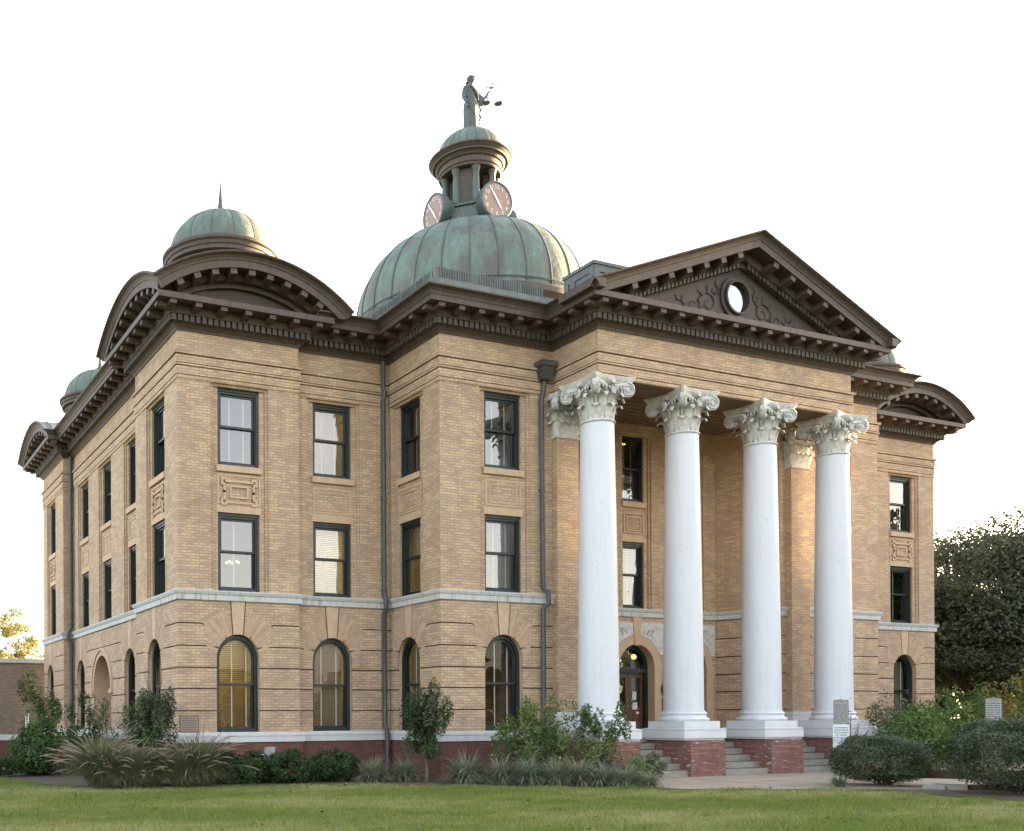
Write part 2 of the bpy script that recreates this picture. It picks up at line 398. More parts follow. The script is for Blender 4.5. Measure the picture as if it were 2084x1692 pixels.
outline = [(0,L),(0,L-Y1),(DL,L-Y1),(DL,Y1),(0,Y1),(0,0),(X1,0),(X1,YR),(XB,YR),(XB,YB),
           (XE,YB),(XE,YE),(W-XE,YE),(W-XE,YB),(W-XB,YB),(W-XB,YR),(W-X1,YR),(W-X1,0),(W,0),(W,Y1),(W-DL,Y1),(W-DL,L-Y1),(W,L-Y1),(W,L)]
LG = [(10.15,YB),(10.72,-.4),(17.04,-.4),(17.60,YB)]          # the walls of the loggia
wall = MB()

def bay_upper(fr, u0, u1, wins, z0=ZS1, z1=ZE, bw=.77):
    """floors two and three: brick piers, each window in a twice stepped recess. wins: (centre, half width)"""
    bays = [(c-max(bw, hw+.2), c+max(bw, hw+.2), z0, z1) for c, hw in wins]
    wall_rect(wall, fr, 0, u0, u1, z0, ZT, bays)
    for (c, hw), b in zip(wins, bays):
        reveal(wall, fr, 0, -.045, b[0], b[1], z0, z1, 0, 'lrt')
        i = (b[0]+.07, b[1]-.07)
        wall_rect(wall, fr, -.045, b[0], b[1], z0, z1, [(i[0], i[1], z0, z1-.06)])
        reveal(wall, fr, -.045, -.09, i[0], i[1], z0, z1-.06, 0, 'lrt')
        h2, h3 = (c-hw, c+hw, z0+.01, 6.61), (c-hw, c+hw, 7.78, 9.70)
        wall_rect(wall, fr, -.09, i[0], i[1], z0, z1-.06, [h2, h3])
        for h in (h2, h3): reveal(wall, fr, -.09, -.36, h[0], h[1], h[2], h[3])
        # brick sill of the upper window, flat arch over the lower one
        wall.fbox(fr, c-hw-.05, c+hw+.05, -.09, -.02, 7.62, 7.775, 1)
        wall.fbox(fr, c-hw-.04, c+hw+.04, -.09, -.075, 6.61, 6.80, 1)

def frame_ring(fr, c, zc, a, b, w, d0, d1, mi=1):
    wall.fbox(fr, c-a, c+a, d0, d1, zc+b-w, zc+b, mi); wall.fbox(fr, c-a, c+a, d0, d1, zc-b, zc-b+w, mi)
    wall.fbox(fr, c-a, c-a+w, d0, d1, zc-b+w, zc+b-w, mi); wall.fbox(fr, c+a-w, c+a, d0, d1, zc-b+w, zc+b-w, mi)

def ornament(fr, c, kind):
    d = -.09
    if kind == 'simple':
        frame_ring(fr, c, 7.16, .55, .33, .04, d, d+.016)
        frame_ring(fr, c, 7.14, .42, .24, .03, d, d+.016)
    else:                                   # the stepped key pattern in brick
        frame_ring(fr, c, 7.19, .58, .37, .045, d, d+.02)
        e = .055; zc = 7.13
        q = [(.22,.27),(.36,.27),(.36,.33),(.47,.33),(.47,.19),(.40,.19),(.40,.0)]
        for sx in (-1, 1):
            for sz in (-1, 1):
                pts = [(c+sx*a*.98, zc+sz*b*.95) for a, b in q]
                for (a0, b0), (a1, b1) in zip(pts, pts[1:]):
                    wall.fbox(fr, min(a0,a1)-e/2, max(a0,a1)+e/2, d, d+.04+.002*(a0!=a1), min(b0,b1)-e/2, max(b0,b1)+e/2, 1)
        for sz in (-1, 1): wall.fbox(fr, c-.24, c+.24, d, d+.043, zc+sz*.26-e/2, zc+sz*.26+e/2, 1)
        frame_ring(fr, c, zc, .25, .16, .045, d, d+.04)

GZ = [ZB1, 1.70, 2.24, 2.76, 3.29, 3.84, ZS0]
def bay_ground(fr, u0, u1, arches, ends=(1, 1)):
    """rusticated ground floor. arches: (left edge of its bay, right edge, centre, half width, springing, crown, kind)"""
    e0, e1 = u0+G*ends[0], u1-G*ends[1]
    holes = [(c-a, c+a, ZB1, zt) for (_, _, c, a, zs, zt, k) in arches]
    wall_rect(wall, fr, -G, e0, e1, ZB1, ZS0, holes, 2)
    w = .016
    for (b0, b1, c, a, zs, zt, kind) in arches:
        ry = zt-zs; depth = .36 if kind == 'window' else 1.15
        arc = arc_pts(c, zs, a, ry, 0, 180, 28)
        for s_ in (0, 1):                  # spandrels of the back plane
            seg = arc[:15] if s_ == 0 else arc[14:]
            cor = (c+a, zt) if s_ == 0 else (c-a, zt)
            for p, q in zip(seg, seg[1:]):
                wall.face([fr.pt(p[0],-G,p[1]), fr.pt(q[0],-G,q[1]), fr.pt(cor[0],-G,cor[1])], 2)
        full = [(c+a, ZB1)] + arc + [(c-a, ZB1)]
        for p, q in zip(full, full[1:]):
            wall.face([fr.pt(p[0],-G,p[1]), fr.pt(q[0],-G,q[1]), fr.pt(q[0],-depth,q[1]), fr.pt(p[0],-depth,p[1])], 1)
        def P(t): return (c+a*math.cos(math.radians(t)), zs+ry*math.sin(math.radians(t)))
        for sx in (1, -1):
            edge = b1 if sx > 0 else b0
            def F(p): return (c+sx*(p[0]-c), p[1])
            ed = c+sx*(edge-c)             # mirrored edge
            A = c+a
            for k in range(3):
                z0, z1 = GZ[k], GZ[k+1]
                pl = [(A,z0),(ed,z0),(ed,z1),(A,z1)]
                prism(wall, fr, [F(p) for p in inset(pl, [w,.003,w,0])], -G, 0)
            if kind == 'window':
                t1, t2, t3 = 26, 57, 76
                x1_, x2_, kx = c+a*1.55, c+a*1.68, c+.20
                r1 = [P(t) for t in np.linspace(0, t1, 5)]; r2 = [P(t) for t in np.linspace(t1, t2, 5)]; r3 = [P(t) for t in np.linspace(t2, t3, 4)]
                pl = [(A,GZ[3]),(ed,GZ[3]),(ed,GZ[4]),(x1_,GZ[4])] + r1[::-1]
                prism(wall, fr, [F(p) for p in inset(pl, [w,.003,w,w]+[0]*5)], -G, 0)
                pl = [(x1_,GZ[4]),(ed,GZ[4]),(ed,GZ[5]),(x2_,GZ[5])] + r2[::-1]
                prism(wall, fr, [F(p) for p in inset(pl, [w,.003,w,w]+[0]*4+[w])], -G, 0)
                pl = [(x2_,GZ[5]),(ed,GZ[5]),(ed,GZ[6]),(kx,GZ[6])] + r3[::-1]
                prism(wall, fr, [F(p) for p in inset(pl, [w,.003,0,w]+[0]*3+[w])], -G, 0)
            else:
                R = a+.26
                for k in range(3, 6):
                    z0, z1 = GZ[k], GZ[k+1]
                    def xa(z):
                        q = (R*R-((z-zs)*R/(ry+.26))**2) if z > zs else R*R
                        return c+math.sqrt(max(q, .0004))
                    zz = np.linspace(z0, min(z1, zs+ry+.26), 6)
                    pl = [(ed,z0),(ed,z1)] + ([(c+.02,z1)] if zz[-1] < z1 else []) + [(xa(z), z) for z in zz[::-1]]
                    prism(wall, fr, [F(p) for p in inset(pl, [.003,w]+[0]*(len(pl)-3)+[w])], -G, 0)
        if kind == 'window':
            ks = [P(t) for t in np.linspace(76, 104, 4)]
            pl = [(c+.20,GZ[6]),(c-.20,GZ[6])] + ks[::-1]
            prism(wall, fr, inset(pl, [0,w]+[0]*3+[w]), -G, .006, 1)
            # raking brick of the arch, a hair proud of the wall
            lim = [(a*1.30,GZ[3]+.16),(a*1.46,GZ[4]),(a*1.60,GZ[5]),(.25,GZ[6]-.10)]
            nw = 34
            for sx in (-1, 1):
                for k in range(nw):
                    t0, t1 = 10+64*k/nw, 10+64*(k+.85)/nw
                    if any(abs((t0+t1)/2-g) < 2.2 for g in (26, 57)): continue
                    q = []
                    for t in (t0, t1):
                        tt = math.radians(t); px, pz = a*math.cos(tt), zs+ry*math.sin(tt); dx, dz = math.cos(tt)*.92, math.sin(tt); best = .34
                        for (ax_, az_), (bx_, bz_) in zip(lim, lim[1:]):
                            ex, ez = bx_-ax_, bz_-az_; det = dx*(-ez)-dz*(-ex)
                            if abs(det) < 1e-9: continue
                            s1 = ((ax_-px)*(-ez)-(az_-pz)*(-ex))/det; s2 = (dx*(az_-pz)-dz*(ax_-px))/det
                            if 0 <= s2 <= 1 and s1 > 0: best = s1*.97
                        q.append(((px, pz), (px+dx*best, pz+dz*best)))
                    wall.face([fr.pt(c+sx*p[0], .003, p[1]) for p in (q[0][0], q[1][0], q[1][1], q[0][1])], random.choice((1,3,3)))
        else:                                # moulded ring round a doorway
            for (ra, rb, d1) in ((0, .16, .03), (.16, .25, .07)):
                i_, o_ = arc_pts(c, zs, a+ra, ry+ra, 0, 180, 28), arc_pts(c, zs, a+rb, ry+rb, 0, 180, 28)
                for k in range(28): prism(wall, fr, [i_[k], o_[k], o_[k+1], i_[k+1]], -G, d1, 1)
            for s_ in (-1, 1): wall.fbox(fr, c+s_*(a+.13)-.14, c+s_*(a+.13)+.14, -G, .09, zs-.12, zs, 1)

WINS = []     # (frame, centre, half width, sill z, kind)
def front(o, t, u0, u1, wins, arch, ends, orn, bw=.77):
    fr = Fr(o, t)
    bay_upper(fr, u0, u1, wins, bw=bw)
    for (c, hw), k in zip(wins, orn):
        ornament(fr, c, k)
        WINS.append((fr, c, hw, ZS1+.01, 'tall2')); WINS.append((fr, c, hw, 7.78, 'tall3'))
    bay_ground(fr, u0, u1, arch, ends)
    for (_, _, c, a, zs, zt, k) in arch: WINS.append((fr, c, a, ZB1, 'arch' if k == 'window' else 'porch'))
AR = (.575, 2.98, 3.59, 'window')
f_pav = front((0,0), (1,0), 0, X1, [(1.63,.56)], [(0,X1,1.56,*AR)], (1,1), ['key'])
front((X1,YR), (1,0), 0, XB-X1, [(1.11,.56)], [(0,XB-X1,1.05,*AR)], (-1,-1), ['simple'])
front((XB,YR), (0,-1), 0, YR-YB, [(.89,.50)], [(0,YR-YB,.93,.54,2.98,3.59,'window')], (-1,1), ['simple'])
front((XB,YB), (1,0), 0, LG[0][0]-XB, [(1.93,.56)], [(0,LG[0][0]-XB,1.87,*AR)], (1,1), ['simple'])
front((LG[3][0],YB), (1,0), 0, W-XB-LG[3][0], [(2.21,.56)], [(0,W-XB-LG[3][0],2.21,*AR)], (1,1), ['simple'])
front((W-X1,0), (1,0), 0, X1, [(1.68,.56)], [(0,X1,1.70,*AR)], (1,1), ['key'])
front((0,Y1), (0,-1), 0, Y1, [(1.80,.58)], [(0,Y1,1.62,*AR)], (1,1), ['key'])
front((DL,L-Y1), (0,-1), 0, L-2*Y1, [(1.56,.58),(4.51,.58),(7.53,.58)],
      [(0,2.75,1.10,*AR),(2.75,5.9,4.10,1.08,2.45,3.57,'porch'),(5.9,L-2*Y1,7.30,*AR)], (-1,-1), ['simple']*3)
front((0,L), (0,-1), 0, Y1, [(1.50,.58)], [(0,Y1,1.22,*AR)], (1,1), ['key'])
# plain returns and the sides one cannot see
def plainwall(a, b, z0=0, z1=ZT):
    fr = Fr(a, (b[0]-a[0], b[1]-a[1])); l = math.hypot(b[0]-a[0], b[1]-a[1]); wall_rect(wall, fr, 0, 0, l, z0, z1)
for a, b in ((outline[1],outline[2]),(outline[3],outline[4]),(outline[6],outline[7]),(outline[14],outline[15]),(outline[15],outline[16]),(outline[16],outline[17]),
             *[(outline[k],outline[(k+1)%24]) for k in range(18,24)]):
    plainwall(a, b)
# loggia: back wall with three doorways, canted side walls
lb = Fr(LG[1], (1,0)); LW = LG[2][0]-LG[1][0]
DO = [11.88-LG[1][0], 13.93-LG[1][0], 15.98-LG[1][0]]
bay_upper(lb, 0, LW, [(c,.40) for c in DO], bw=.54)
for c in DO:
    ornament(lb, c, 'loggia') if False else frame_ring(lb, c, 7.16, .38, .30, .045, -.09, -.06)
    frame_ring(lb, c, 7.14, .28, .21, .035, -.09, -.06)
    WINS.append((lb, c, .40, ZS1+.01, 'tall2')); WINS.append((lb, c, .40, 7.78, 'tall3')); WINS.append((lb, c, .67, ZB1, 'door'))
wall_rect(wall, lb, 0, 0, LW, ZB1-.01, ZS0, [(c-.67, c+.67, ZB1-.01, 3.61) for c in DO])
spand = MB()
for c in DO:
    arc = arc_pts(c, 2.94, .67, .67, 0, 180, 28)
    for k in range(28):
        cor = (c+.67, 3.61) if k < 14 else (c-.67, 3.61)
        wall.face([lb.pt(arc[k][0],0,arc[k][1]), lb.pt(arc[k+1][0],0,arc[k+1][1]), lb.pt(cor[0],0,cor[1])], 0)
    full = [(c+.67, ZB1)] + arc + [(c-.67, ZB1)]
    for p, q in zip(full, full[1:]):
        wall.face([lb.pt(p[0],0,p[1]), lb.pt(q[0],0,q[1]), lb.pt(q[0],-.42,q[1]), lb.pt(p[0],-.42,p[1])], 1)
    o_ = arc_pts(c, 2.94, .93, .93, 0, 180, 28)
    for k in range(28): prism(wall, lb, [arc[k], o_[k], o_[k+1], arc[k+1]], 0, .03, 1)
    for s_ in (-1, 1): wall.fbox(lb, c+s_*.80-.13, c+s_*.80+.13, 0, .03, ZB1, 2.94, 1)
    prism(wall, lb, [(c+.09,3.58),(c+.16,4.40),(c-.16,4.40),(c-.09,3.58)], 0, .06, 1)
    for s_ in (-1, 1):                     # white carved spandrel beside each arch
        rim = [(c+s_*.94*math.cos(math.radians(t)), 2.94+.94*math.sin(math.radians(t))) for t in np.linspace(24, 83, 12)]
        lim = {-1: {DO[0]: .06}, 1: {DO[2]: LW-.06}}[s_].get(c, c+s_*1.02)
        pl = [(lim, rim[0][1])] + rim + [(c+s_*.15, 4.25), (lim, 4.25)]
        prism(spand, lb, pl if s_ < 0 else pl[::-1], 0, .035)
        for q in range(7):                 # leaf scrolls in relief
            t0 = .3+q*.33; cx_, cz_ = c+s_*(.62+.10*math.cos(q*1.7)), 4.02-.02*q
            pts = [lb.pt(cx_+s_*(.03+.028*k)*math.cos(t0+k*.5)*.9, .045, cz_+(.03+.017*k)*math.sin(t0+k*.5)) for k in range(7)]
            if q < 4: spand.tube(pts, [.018-.0015*k for k in range(7)], 5)
for i in (0, 2):
    a, b = LG[i], LG[i+1]; fr = Fr(a, (b[0]-a[0], b[1]-a[1])); l = math.hypot(b[0]-a[0], b[1]-a[1])
    wall_rect(wall, fr, 0, 0, l, ZS0, ZT)
    wall_rect(wall, fr, -G, 0, l, ZB1-.02, ZS0, (), 2)
    for k in range(6): prism(wall, fr, inset([(0,GZ[k]),(l,GZ[k]),(l,GZ[k+1]),(0,GZ[k+1])], [.019,0,.019,0]), -G, 0)
# brick entablature of the portico: a beam on three sides
bw_ = .74
wall.box(XE, W-XE, YE, YE+bw_, ZE, ZT, 0)
for x in (XE, W-XE-bw_): wall.box(x, x+bw_, YE+bw_, YB+.02, ZE+.001, ZT, 0)
# stepped brick courses that run round the building below the cornice
for prof in ([(.0,ZE+.01),(.022,ZE+.01),(.022,9.85),(.0,9.85)], [(0,9.875),(.03,9.875),(.03,10.07),(0,10.07)], [(0,10.09),(.055,10.09),(.055,10.13),(0,10.13)],
             [(0,10.155),(.04,10.155),(.04,10.34),(0,10.34)], [(0,10.36),(.08,10.36),(.085,10.42),(.0,10.43)]):
    sweep(wall, outline, prof, True)
walls = wall.build('wall', [M['brick'], M['arch_brick'], M['joint'], M['arch_brick2']], house)
spand.build('carved_spandrel', M['capital'], house)

# stone belts and the red brick base
left_path = [(18.55,YB)] + outline[14:] + outline[:10] + [(9.42,YB)]
mb = MB()
for path in (left_path, [LG[0],LG[1],LG[2],LG[3],(17.80,YB)]):
    sweep(mb, path, [(-.02,ZS0),(.05,ZS0),(.055,ZS0+.13),(.075,ZS0+.14),(.105,ZS1-.03),(.105,ZS1),(-.02,ZS1+.012)])
mb.build('stone_belt', M['stone_old'], house)
mb = MB()
sweep(mb, left_path, [(-.02,ZB0),(.085,ZB0),(.09,ZB1-.10),(.10,ZB1-.095),(.105,ZB1-.085),(.105,ZB1-.02),(.07,ZB1),(-.02,ZB1+.012)])
mb.build('water_table', M['stone'], house)
mb = MB()
sweep(mb, left_path, [(-.3,-.3),(.055,-.3),(.055,ZB0-.03),(.03,ZB0),(-.3,ZB0)])
mb.build('base', M['red'], house)

# ---- cornice
def modillion(mb, x, y, t, n, z, w=.165):
    pr = [(.635,z),(.64,z-.12),(.55,z-.125),(.42,z-.135),(.34,z-.155),(.24,z-.16),(.24,z)]
    def P(s, q): return (x+t[0]*s+n[0]*(q[0]), y+t[1]*s+n[1]*(q[0]), q[1])
    k = len(pr)
    mb.face([P(-w/2,q) for q in pr]); mb.face([P(w/2,q) for q in pr[::-1]])
    for i in range(k): mb.face([P(-w/2,pr[i]),P(w/2,pr[i]),P(w/2,pr[(i+1)%k]),P(-w/2,pr[(i+1)%k])])
ZC = 11.41
mb = MB()
sweep(mb, outline, [(-.05,ZT),(.03,ZT),(.05,ZT+.05),(.10,ZT+.10),(.13,ZT+.13),(.17,ZT+.135),(.17,11.215),(.27,11.22),(.30,11.30),(.30,ZC),(.68,ZC-.015),(.68,11.53),(.66,11.545),(-.05,11.56)], True)
for (x, y, t, n) in along(outline, 0, .60, True): pass
for i in range(len(outline)):
    a, b = outline[i], outline[(i+1) % 24]
for (x, y, t, n) in along(outline, .62, .60, True):
    modillion(mb, x-n[0]*.62, y-n[1]*.62, t, n, ZC)
crown = [(.62,11.52),(.69,11.52),(.70,11.545),(.715,11.59),(.76,11.645),(.815,11.67),(.85,11.685),(.855,11.715),(.5,11.73),(.5,11.52)]
SIDES = ([(X1+.30,YR),(XB,YB+2.42),(XB,YB),(XE,YB),(XE,YE-.84)], [(W-XE,YE-.84),(W-XE,YB),(W-XB,YB),(W-XB,YR),(W-X1-.3,YR)],
         [(DL,L-Y1-.25),(DL,Y1+.25)], [(W-DL,Y1),(W-DL,L-Y1)], [(W,L),(0,L)])
for p in SIDES: sweep(mb, p, crown)
mb.build('cornice', M['brown'], house)
mb = MB()
for (x, y, t, n) in along(outline, .24, .155, True):
    q = [(-.052,-.10),(.052,-.10),(.052,.02),(-.052,.02)]
    lo = [(x+t[0]*a+n[0]*b, y+t[1]*a+n[1]*b, ZT+.145) for a, b in q]; hi = [(p[0],p[1],11.212) for p in lo]
    mb.hexa(lo+hi)
mb.build('dentil_row', M['dentil'], house)

# ---- gables: a crown that rakes or arches over the level cornice
def gable(name, fr, pts, nrm, zmin, depth, mitre=(None, None), mods=None):
    """pts: crown line (u, z) with normals; bands follow it at set offsets, cut off at zmin"""
    mb = MB()
    def cl(u, p):
        if mitre[0] is not None and u < mitre[0]: p = max(p, mitre[0]-u)
        if mitre[1] is not None and u > mitre[1]: p = max(p, u-mitre[1])
        return p
    def band(prof):                       # prof: (p, h) closed loop, h measured down from the crown line
        rows = []
        for (u, z), n_ in zip(pts, nrm):
            row = []
            for p, h in prof:
                uu = u-n_[0]*h; row.append(fr.pt(uu, cl(uu, p), max(z-n_[1]*h, zmin)))
            rows.append(row)
        k = len(prof)
        for a, b in zip(rows, rows[1:]):
            for j in range(k): mb.face([a[j], b[j], b[(j+1)%k], a[(j+1)%k]])
        mb.face(rows[0]); mb.face(rows[-1][::-1])
    band([(.855,0),(.85,.03),(.815,.05),(.76,.075),(.715,.13),(.70,.17),(.68,.18),(.68,.345),(.30,.345),(.30,.43),(.26,.50),(.13,.505),(.13,.62),(-.1,.64),(-depth,.4),(-depth,0)])
    for s in mods or []:                 # modillions on the raking soffit
        (u, z), n_ = s; tt = (n_[1], -n_[0])
        if z-n_[1]*.50 < zmin-.02: continue
        q = [(a, h) for a in (-.085,.085) for h in (.345,.475)]
        P = lambda a, p, h: fr.pt(u-n_[0]*h+tt[0]*a, p, z-n_[1]*h+tt[1]*a)
        mb.hexa([P(-.085,.30,.56),P(.085,.30,.56),P(.085,.64,.475),P(-.085,.64,.475),P(-.085,.30,.34),P(.085,.30,.34),P(.085,.64,.34),P(-.085,.64,.34)])
    return mb
def arched(fr, uc, half, top, depth, mitre=(None, None)):
    z0 = 11.70; h = top-z0; R = (half*half+h*h)/(2*h); zc = top-R; a1 = math.asin(half/R)
    an = [a1*(1-2*k/90) for k in range(91)]
    an = [a for a in an if not (mitre[0] is not None and uc-R*math.sin(a) < mitre[0]-.86) and not (mitre[1] is not None and uc-R*math.sin(a) > mitre[1]+.86)]
    pts = [(uc-R*math.sin(a), zc+R*math.cos(a)) for a in an]; nr = [(-math.sin(a), math.cos(a)) for a in an]
    m = int(2*a1*R/.52); ms = []
    for k in range(m):
        a = a1*(1-2*(k+.5)/m); ms.append(((uc-R*math.sin(a), zc+R*math.cos(a)), (-math.sin(a), math.cos(a))))
    mb = gable('', fr, pts, nr, 11.545, depth, mitre, ms)
    o = mb.build('arched_gable', M['brown'], house)
    t = MB(); prism(t, fr, [(u, max(z-.5,11.5)) for u, z in pts if z-.45 > 11.5] , -.05, .0)
    t.build('gable_panel', M['brown2'], o)
    rf = MB()                            # metal roof over the arch, running back to the drum
    def cl(u, p):
        if mitre[0] is not None and u < mitre[0]: p = max(p, mitre[0]-u)
        if mitre[1] is not None and u > mitre[1]: p = max(p, u-mitre[1])
        return p
    rows = [[fr.pt(u, cl(u, p), z+.012) for u, z in pts] for p in (.84, .3, -.4, -1.6)]
    rf.grid(rows, 0, True)
    for p in (.5, .05, -.5, -1.1): rf.tube([fr.pt(u, p, z+.02) for u, z in pts if (mitre[0] is None or u > mitre[0]+max(0,-p)-.3) and (mitre[1] is None or u < mitre[1]-max(0,-p)+.3)], .014, 5)
    rf.build('gable_roof', M['copper2'], o)
arched(Fr((0,0),(1,0)), 1.72, 2.70, 12.74, 1.5, (0, None))
arched(Fr((0,Y1),(0,-1)), Y1-1.80, 2.78, 12.54, 1.5, (None, Y1))
arched(Fr((0,L),(0,-1)), 1.72, 2.62, 12.52, 1.5)
arched(Fr((W-X1,0),(1,0)), 1.68, 2.50, 12.66, 1.5)

# portico gable
fr = Fr((0,YE),(1,0)); AX, AZ, UL, UR, Z0 = 14.06, 13.80, XE-.85, W-XE+.85, 11.70
nl, nr_ = 60, 60
pts = [(UL+(AX-UL)*k/nl, Z0+(AZ-Z0)*k/nl) for k in range(nl+1)] + [(AX+(UR-AX)*k/nr_, AZ-(AZ-Z0)*k/nr_) for k in range(1, nr_+1)]
kl = math.hypot(AX-UL, AZ-Z0)/(AX-UL); kr = math.hypot(UR-AX, AZ-Z0)/(UR-AX)
nrm = [(0, kl if i <= nl else kr) for i in range(len(pts))]
sl, sr = (AZ-Z0)/(AX-UL), (AZ-Z0)/(UR-AX)
mods = []
for k in range(9):
    u = UL+.70+k*.575
    if u < AX-.35: l = math.hypot(1, sl); mods.append(((u, Z0+(u-UL)*sl), (-sl/l, 1/l)))
    u = UR-.70-k*.60
    if u > AX+.35: l = math.hypot(1, sr); mods.append(((u, Z0+(UR-u)*sr), (sr/l, 1/l)))
gb = gable('', fr, pts, nrm, 11.535, .4, mods=mods)
ped = gb.build('pediment', M['brown'], house)
for side in (0, 1):                          # small dentils under the rake
    mb = MB()
    n_ = 30
    for k in range(n_):
        u = (UL+1.6+k*.13) if side == 0 else (UR-1.7-k*.135)
        if (side == 0 and u > AX-.12) or (side == 1 and u < AX+.12): continue
        s_ = sl if side == 0 else -sr; zz = (Z0+(u-UL)*sl) if side == 0 else (Z0+(UR-u)*sr)
        k_ = kl if side == 0 else kr
        if zz-.66*k_ < 11.56: continue
        P = lambda a, p, h: fr.pt(u+a, p, zz-h*k_+s_*a)
        mb.hexa([P(-.042,.12,.63),P(.042,.12,.63),P(.042,.23,.63),P(-.042,.23,.63),P(-.042,.12,.50),P(.042,.12,.50),P(.042,.23,.50),P(-.042,.23,.50)])
    mb.build('rake_dentils', M['dentil'], ped)
mb = MB(); OX, OZ = 13.93, 12.33
prism(mb, fr, [(UL+.4,11.5),(UR-.4,11.5),(AX,AZ-.55)], -.3, .04)
tym = mb.build('gable_panel', M['brown2'], ped)
mb = MB()                                     # scroll work in relief
def scroll(x, z, s, r, turns, a0):
    pts = []
    for k in range(26):
        t = k/25; rr = r*(1-t*.85); a = a0+s*t*turns*2*PI
        pts.append(fr.pt(x+rr*math.cos(a), .06, z+rr*math.sin(a)))
    mb.tube(pts, [.015*(1-.5*k/25) for k in range(26)], 6)
for s in (-1, 1):
    mb = MB()
    for (dx, dz, r, tn, a0) in ((.95,-.25,.27,1.3,.6),(1.45,-.38,.22,1.2,2.4),(1.9,-.48,.17,1.1,1.0),(2.3,-.55,.12,1.1,2.6),(.75,.12,.15,1.0,2.0),(.62,-.50,.14,1.1,3.2)):
        scroll(OX+s*dx, OZ+dz, s, r, tn, a0 if s > 0 else PI-a0)
        for q in range(3):
            a = a0+q*.9; x0, z0 = OX+s*dx, OZ+dz
            l = [fr.pt(x0+s*math.cos(a)*r*(.9+.25*k), .055, z0+math.sin(a)*r*(.9+.22*k)+.02*k) for k in range(4)]
            if l[-1][2] < AZ-.75-abs(l[-1][0]-AX)*sr: mb.tube(l, [.015,.014,.011,.005], 5)
    mb.build('scroll_ornament', M['brown2'], ped)
mb = MB()
for (r0, r1, d1) in ((.42,.54,.10),(.385,.43,.17)):
    i_, o_ = arc_pts(OX, OZ, r0, r0*1.02, 0, 360, 40), arc_pts(OX, OZ, r1, r1*1.02, 0, 360, 40)
    for k in range(40): prism(mb, fr, [i_[k], o_[k], o_[k+1], i_[k+1]], -.02, d1)
ocu = mb.build('round_window', M['brown2'], ped)
mb = MB(); mb.face([fr.pt(u, .055, z) for u, z in arc_pts(OX, OZ, .39, .40, 0, 360, 40)[:-1]]); mb.build('pane', M['glass_sky'], ocu)

# ---- roofs
mb = MB()
mb.box(.5, W-.5, .5, L-.4, 11.45, 11.74); mb.box(XB+.3, W-XB-.3, YB+.3, .5, 11.45, 11.735)
yb_, yf_ = 1.5, YE-.6
mb.face([(UL+.05,yf_,Z0),(AX,yf_,AZ-.01),(AX,yb_,AZ-.01),(UL+.05,yb_,Z0)]); mb.face([(AX,yf_,AZ-.01),(UR-.05,yf_,Z0),(UR-.05,yb_,Z0),(AX,yb_,AZ-.01)])
mb.face([(UL+.05,yb_,Z0),(AX,yb_,AZ-.01),(UR-.05,yb_,Z0)])
mb.build('roof', M['roof'], house)
mb = MB()                                     # copper clad box on the portico roof
bx0, bx1, by0, by1, bz = 11.86, 16.2, -1.05, .12, 14.10
mb.box(bx0, bx1, by0, by1, 11.7, bz); mb.box(bx0-.06, bx1+.06, by0-.06, by1+.06, bz, bz+.09)
for (a, b) in ((by0-.012, by0-.012),):
    for x in (bx0, bx0+1.1, bx0+2.2, bx0+3.3, bx1-.18): mb.box(x, x+.18, by0-.03, by0, 11.7, bz)
    mb.box(bx0, bx1, by0-.028, by0, bz-.2, bz)
for y in (by0-.02, by0+.75, by1-.16): mb.box(bx0-.03, bx0, y, y+.18, 11.7, bz)
mb.box(bx0-.028, bx0, by0, by1, bz-.2, bz)
mb.build('roof_hatch', M['hatch'], house)
mb = MB()                                     # upstand with standing seams behind the block's cornice
fr_ = Fr((XB,YB),(1,0)); fl_ = Fr((XB,YR+.6),(0,-1))
mb.fbox(fr_, -.18, 3.0, .18, .02, 11.70, 12.44); mb.fbox(fl_, 0, YR+.6-YB-.02, .18, .02, 11.70, 12.44)
mb.fbox(fr_, -.40, 3.25, .40, .02, 11.70, 12.08); mb.fbox(fl_, 0, YR+.6-YB, .40, .02, 11.70, 12.08)
for k in range(44):
    h = 12.43+.06*random.random(); mb.fbox(fr_, -.17+k*.072, -.15+k*.072, .18, .20+.01*random.random(), 12.08, h)
for k in range(40): mb.fbox(fl_, .05+k*.072, .072+k*.072, .18, .20+.01*random.random(), 12.08, 12.43+.06*random.random())
mb.build('parapet', M['copper2'], house)
# ------------------------------------------------------------------ domes, turrets, clock tower
def dome_prof(R, z0, H, rt, n=16, pw=.5):
    out = []
    for k in range(n+1):
        a = (PI/2)*k/n
        out.append((rt+(R-rt)*math.cos(a)**.96, z0+H*math.sin(a)))
    return out
def scallop(n, amp, a0=0): return lambda a: 1-amp+amp*abs(math.sin(n*(a-a0)/2))**.6
def ribs(mb, prof, n, c, r, a0=0, sides=5):
    for k in range(n):
        a = a0+2*PI*k/n
        mb.tube([(c[0]+q*math.cos(a), c[1]+q*math.sin(a), z) for q, z in prof], r, sides, cap=False)

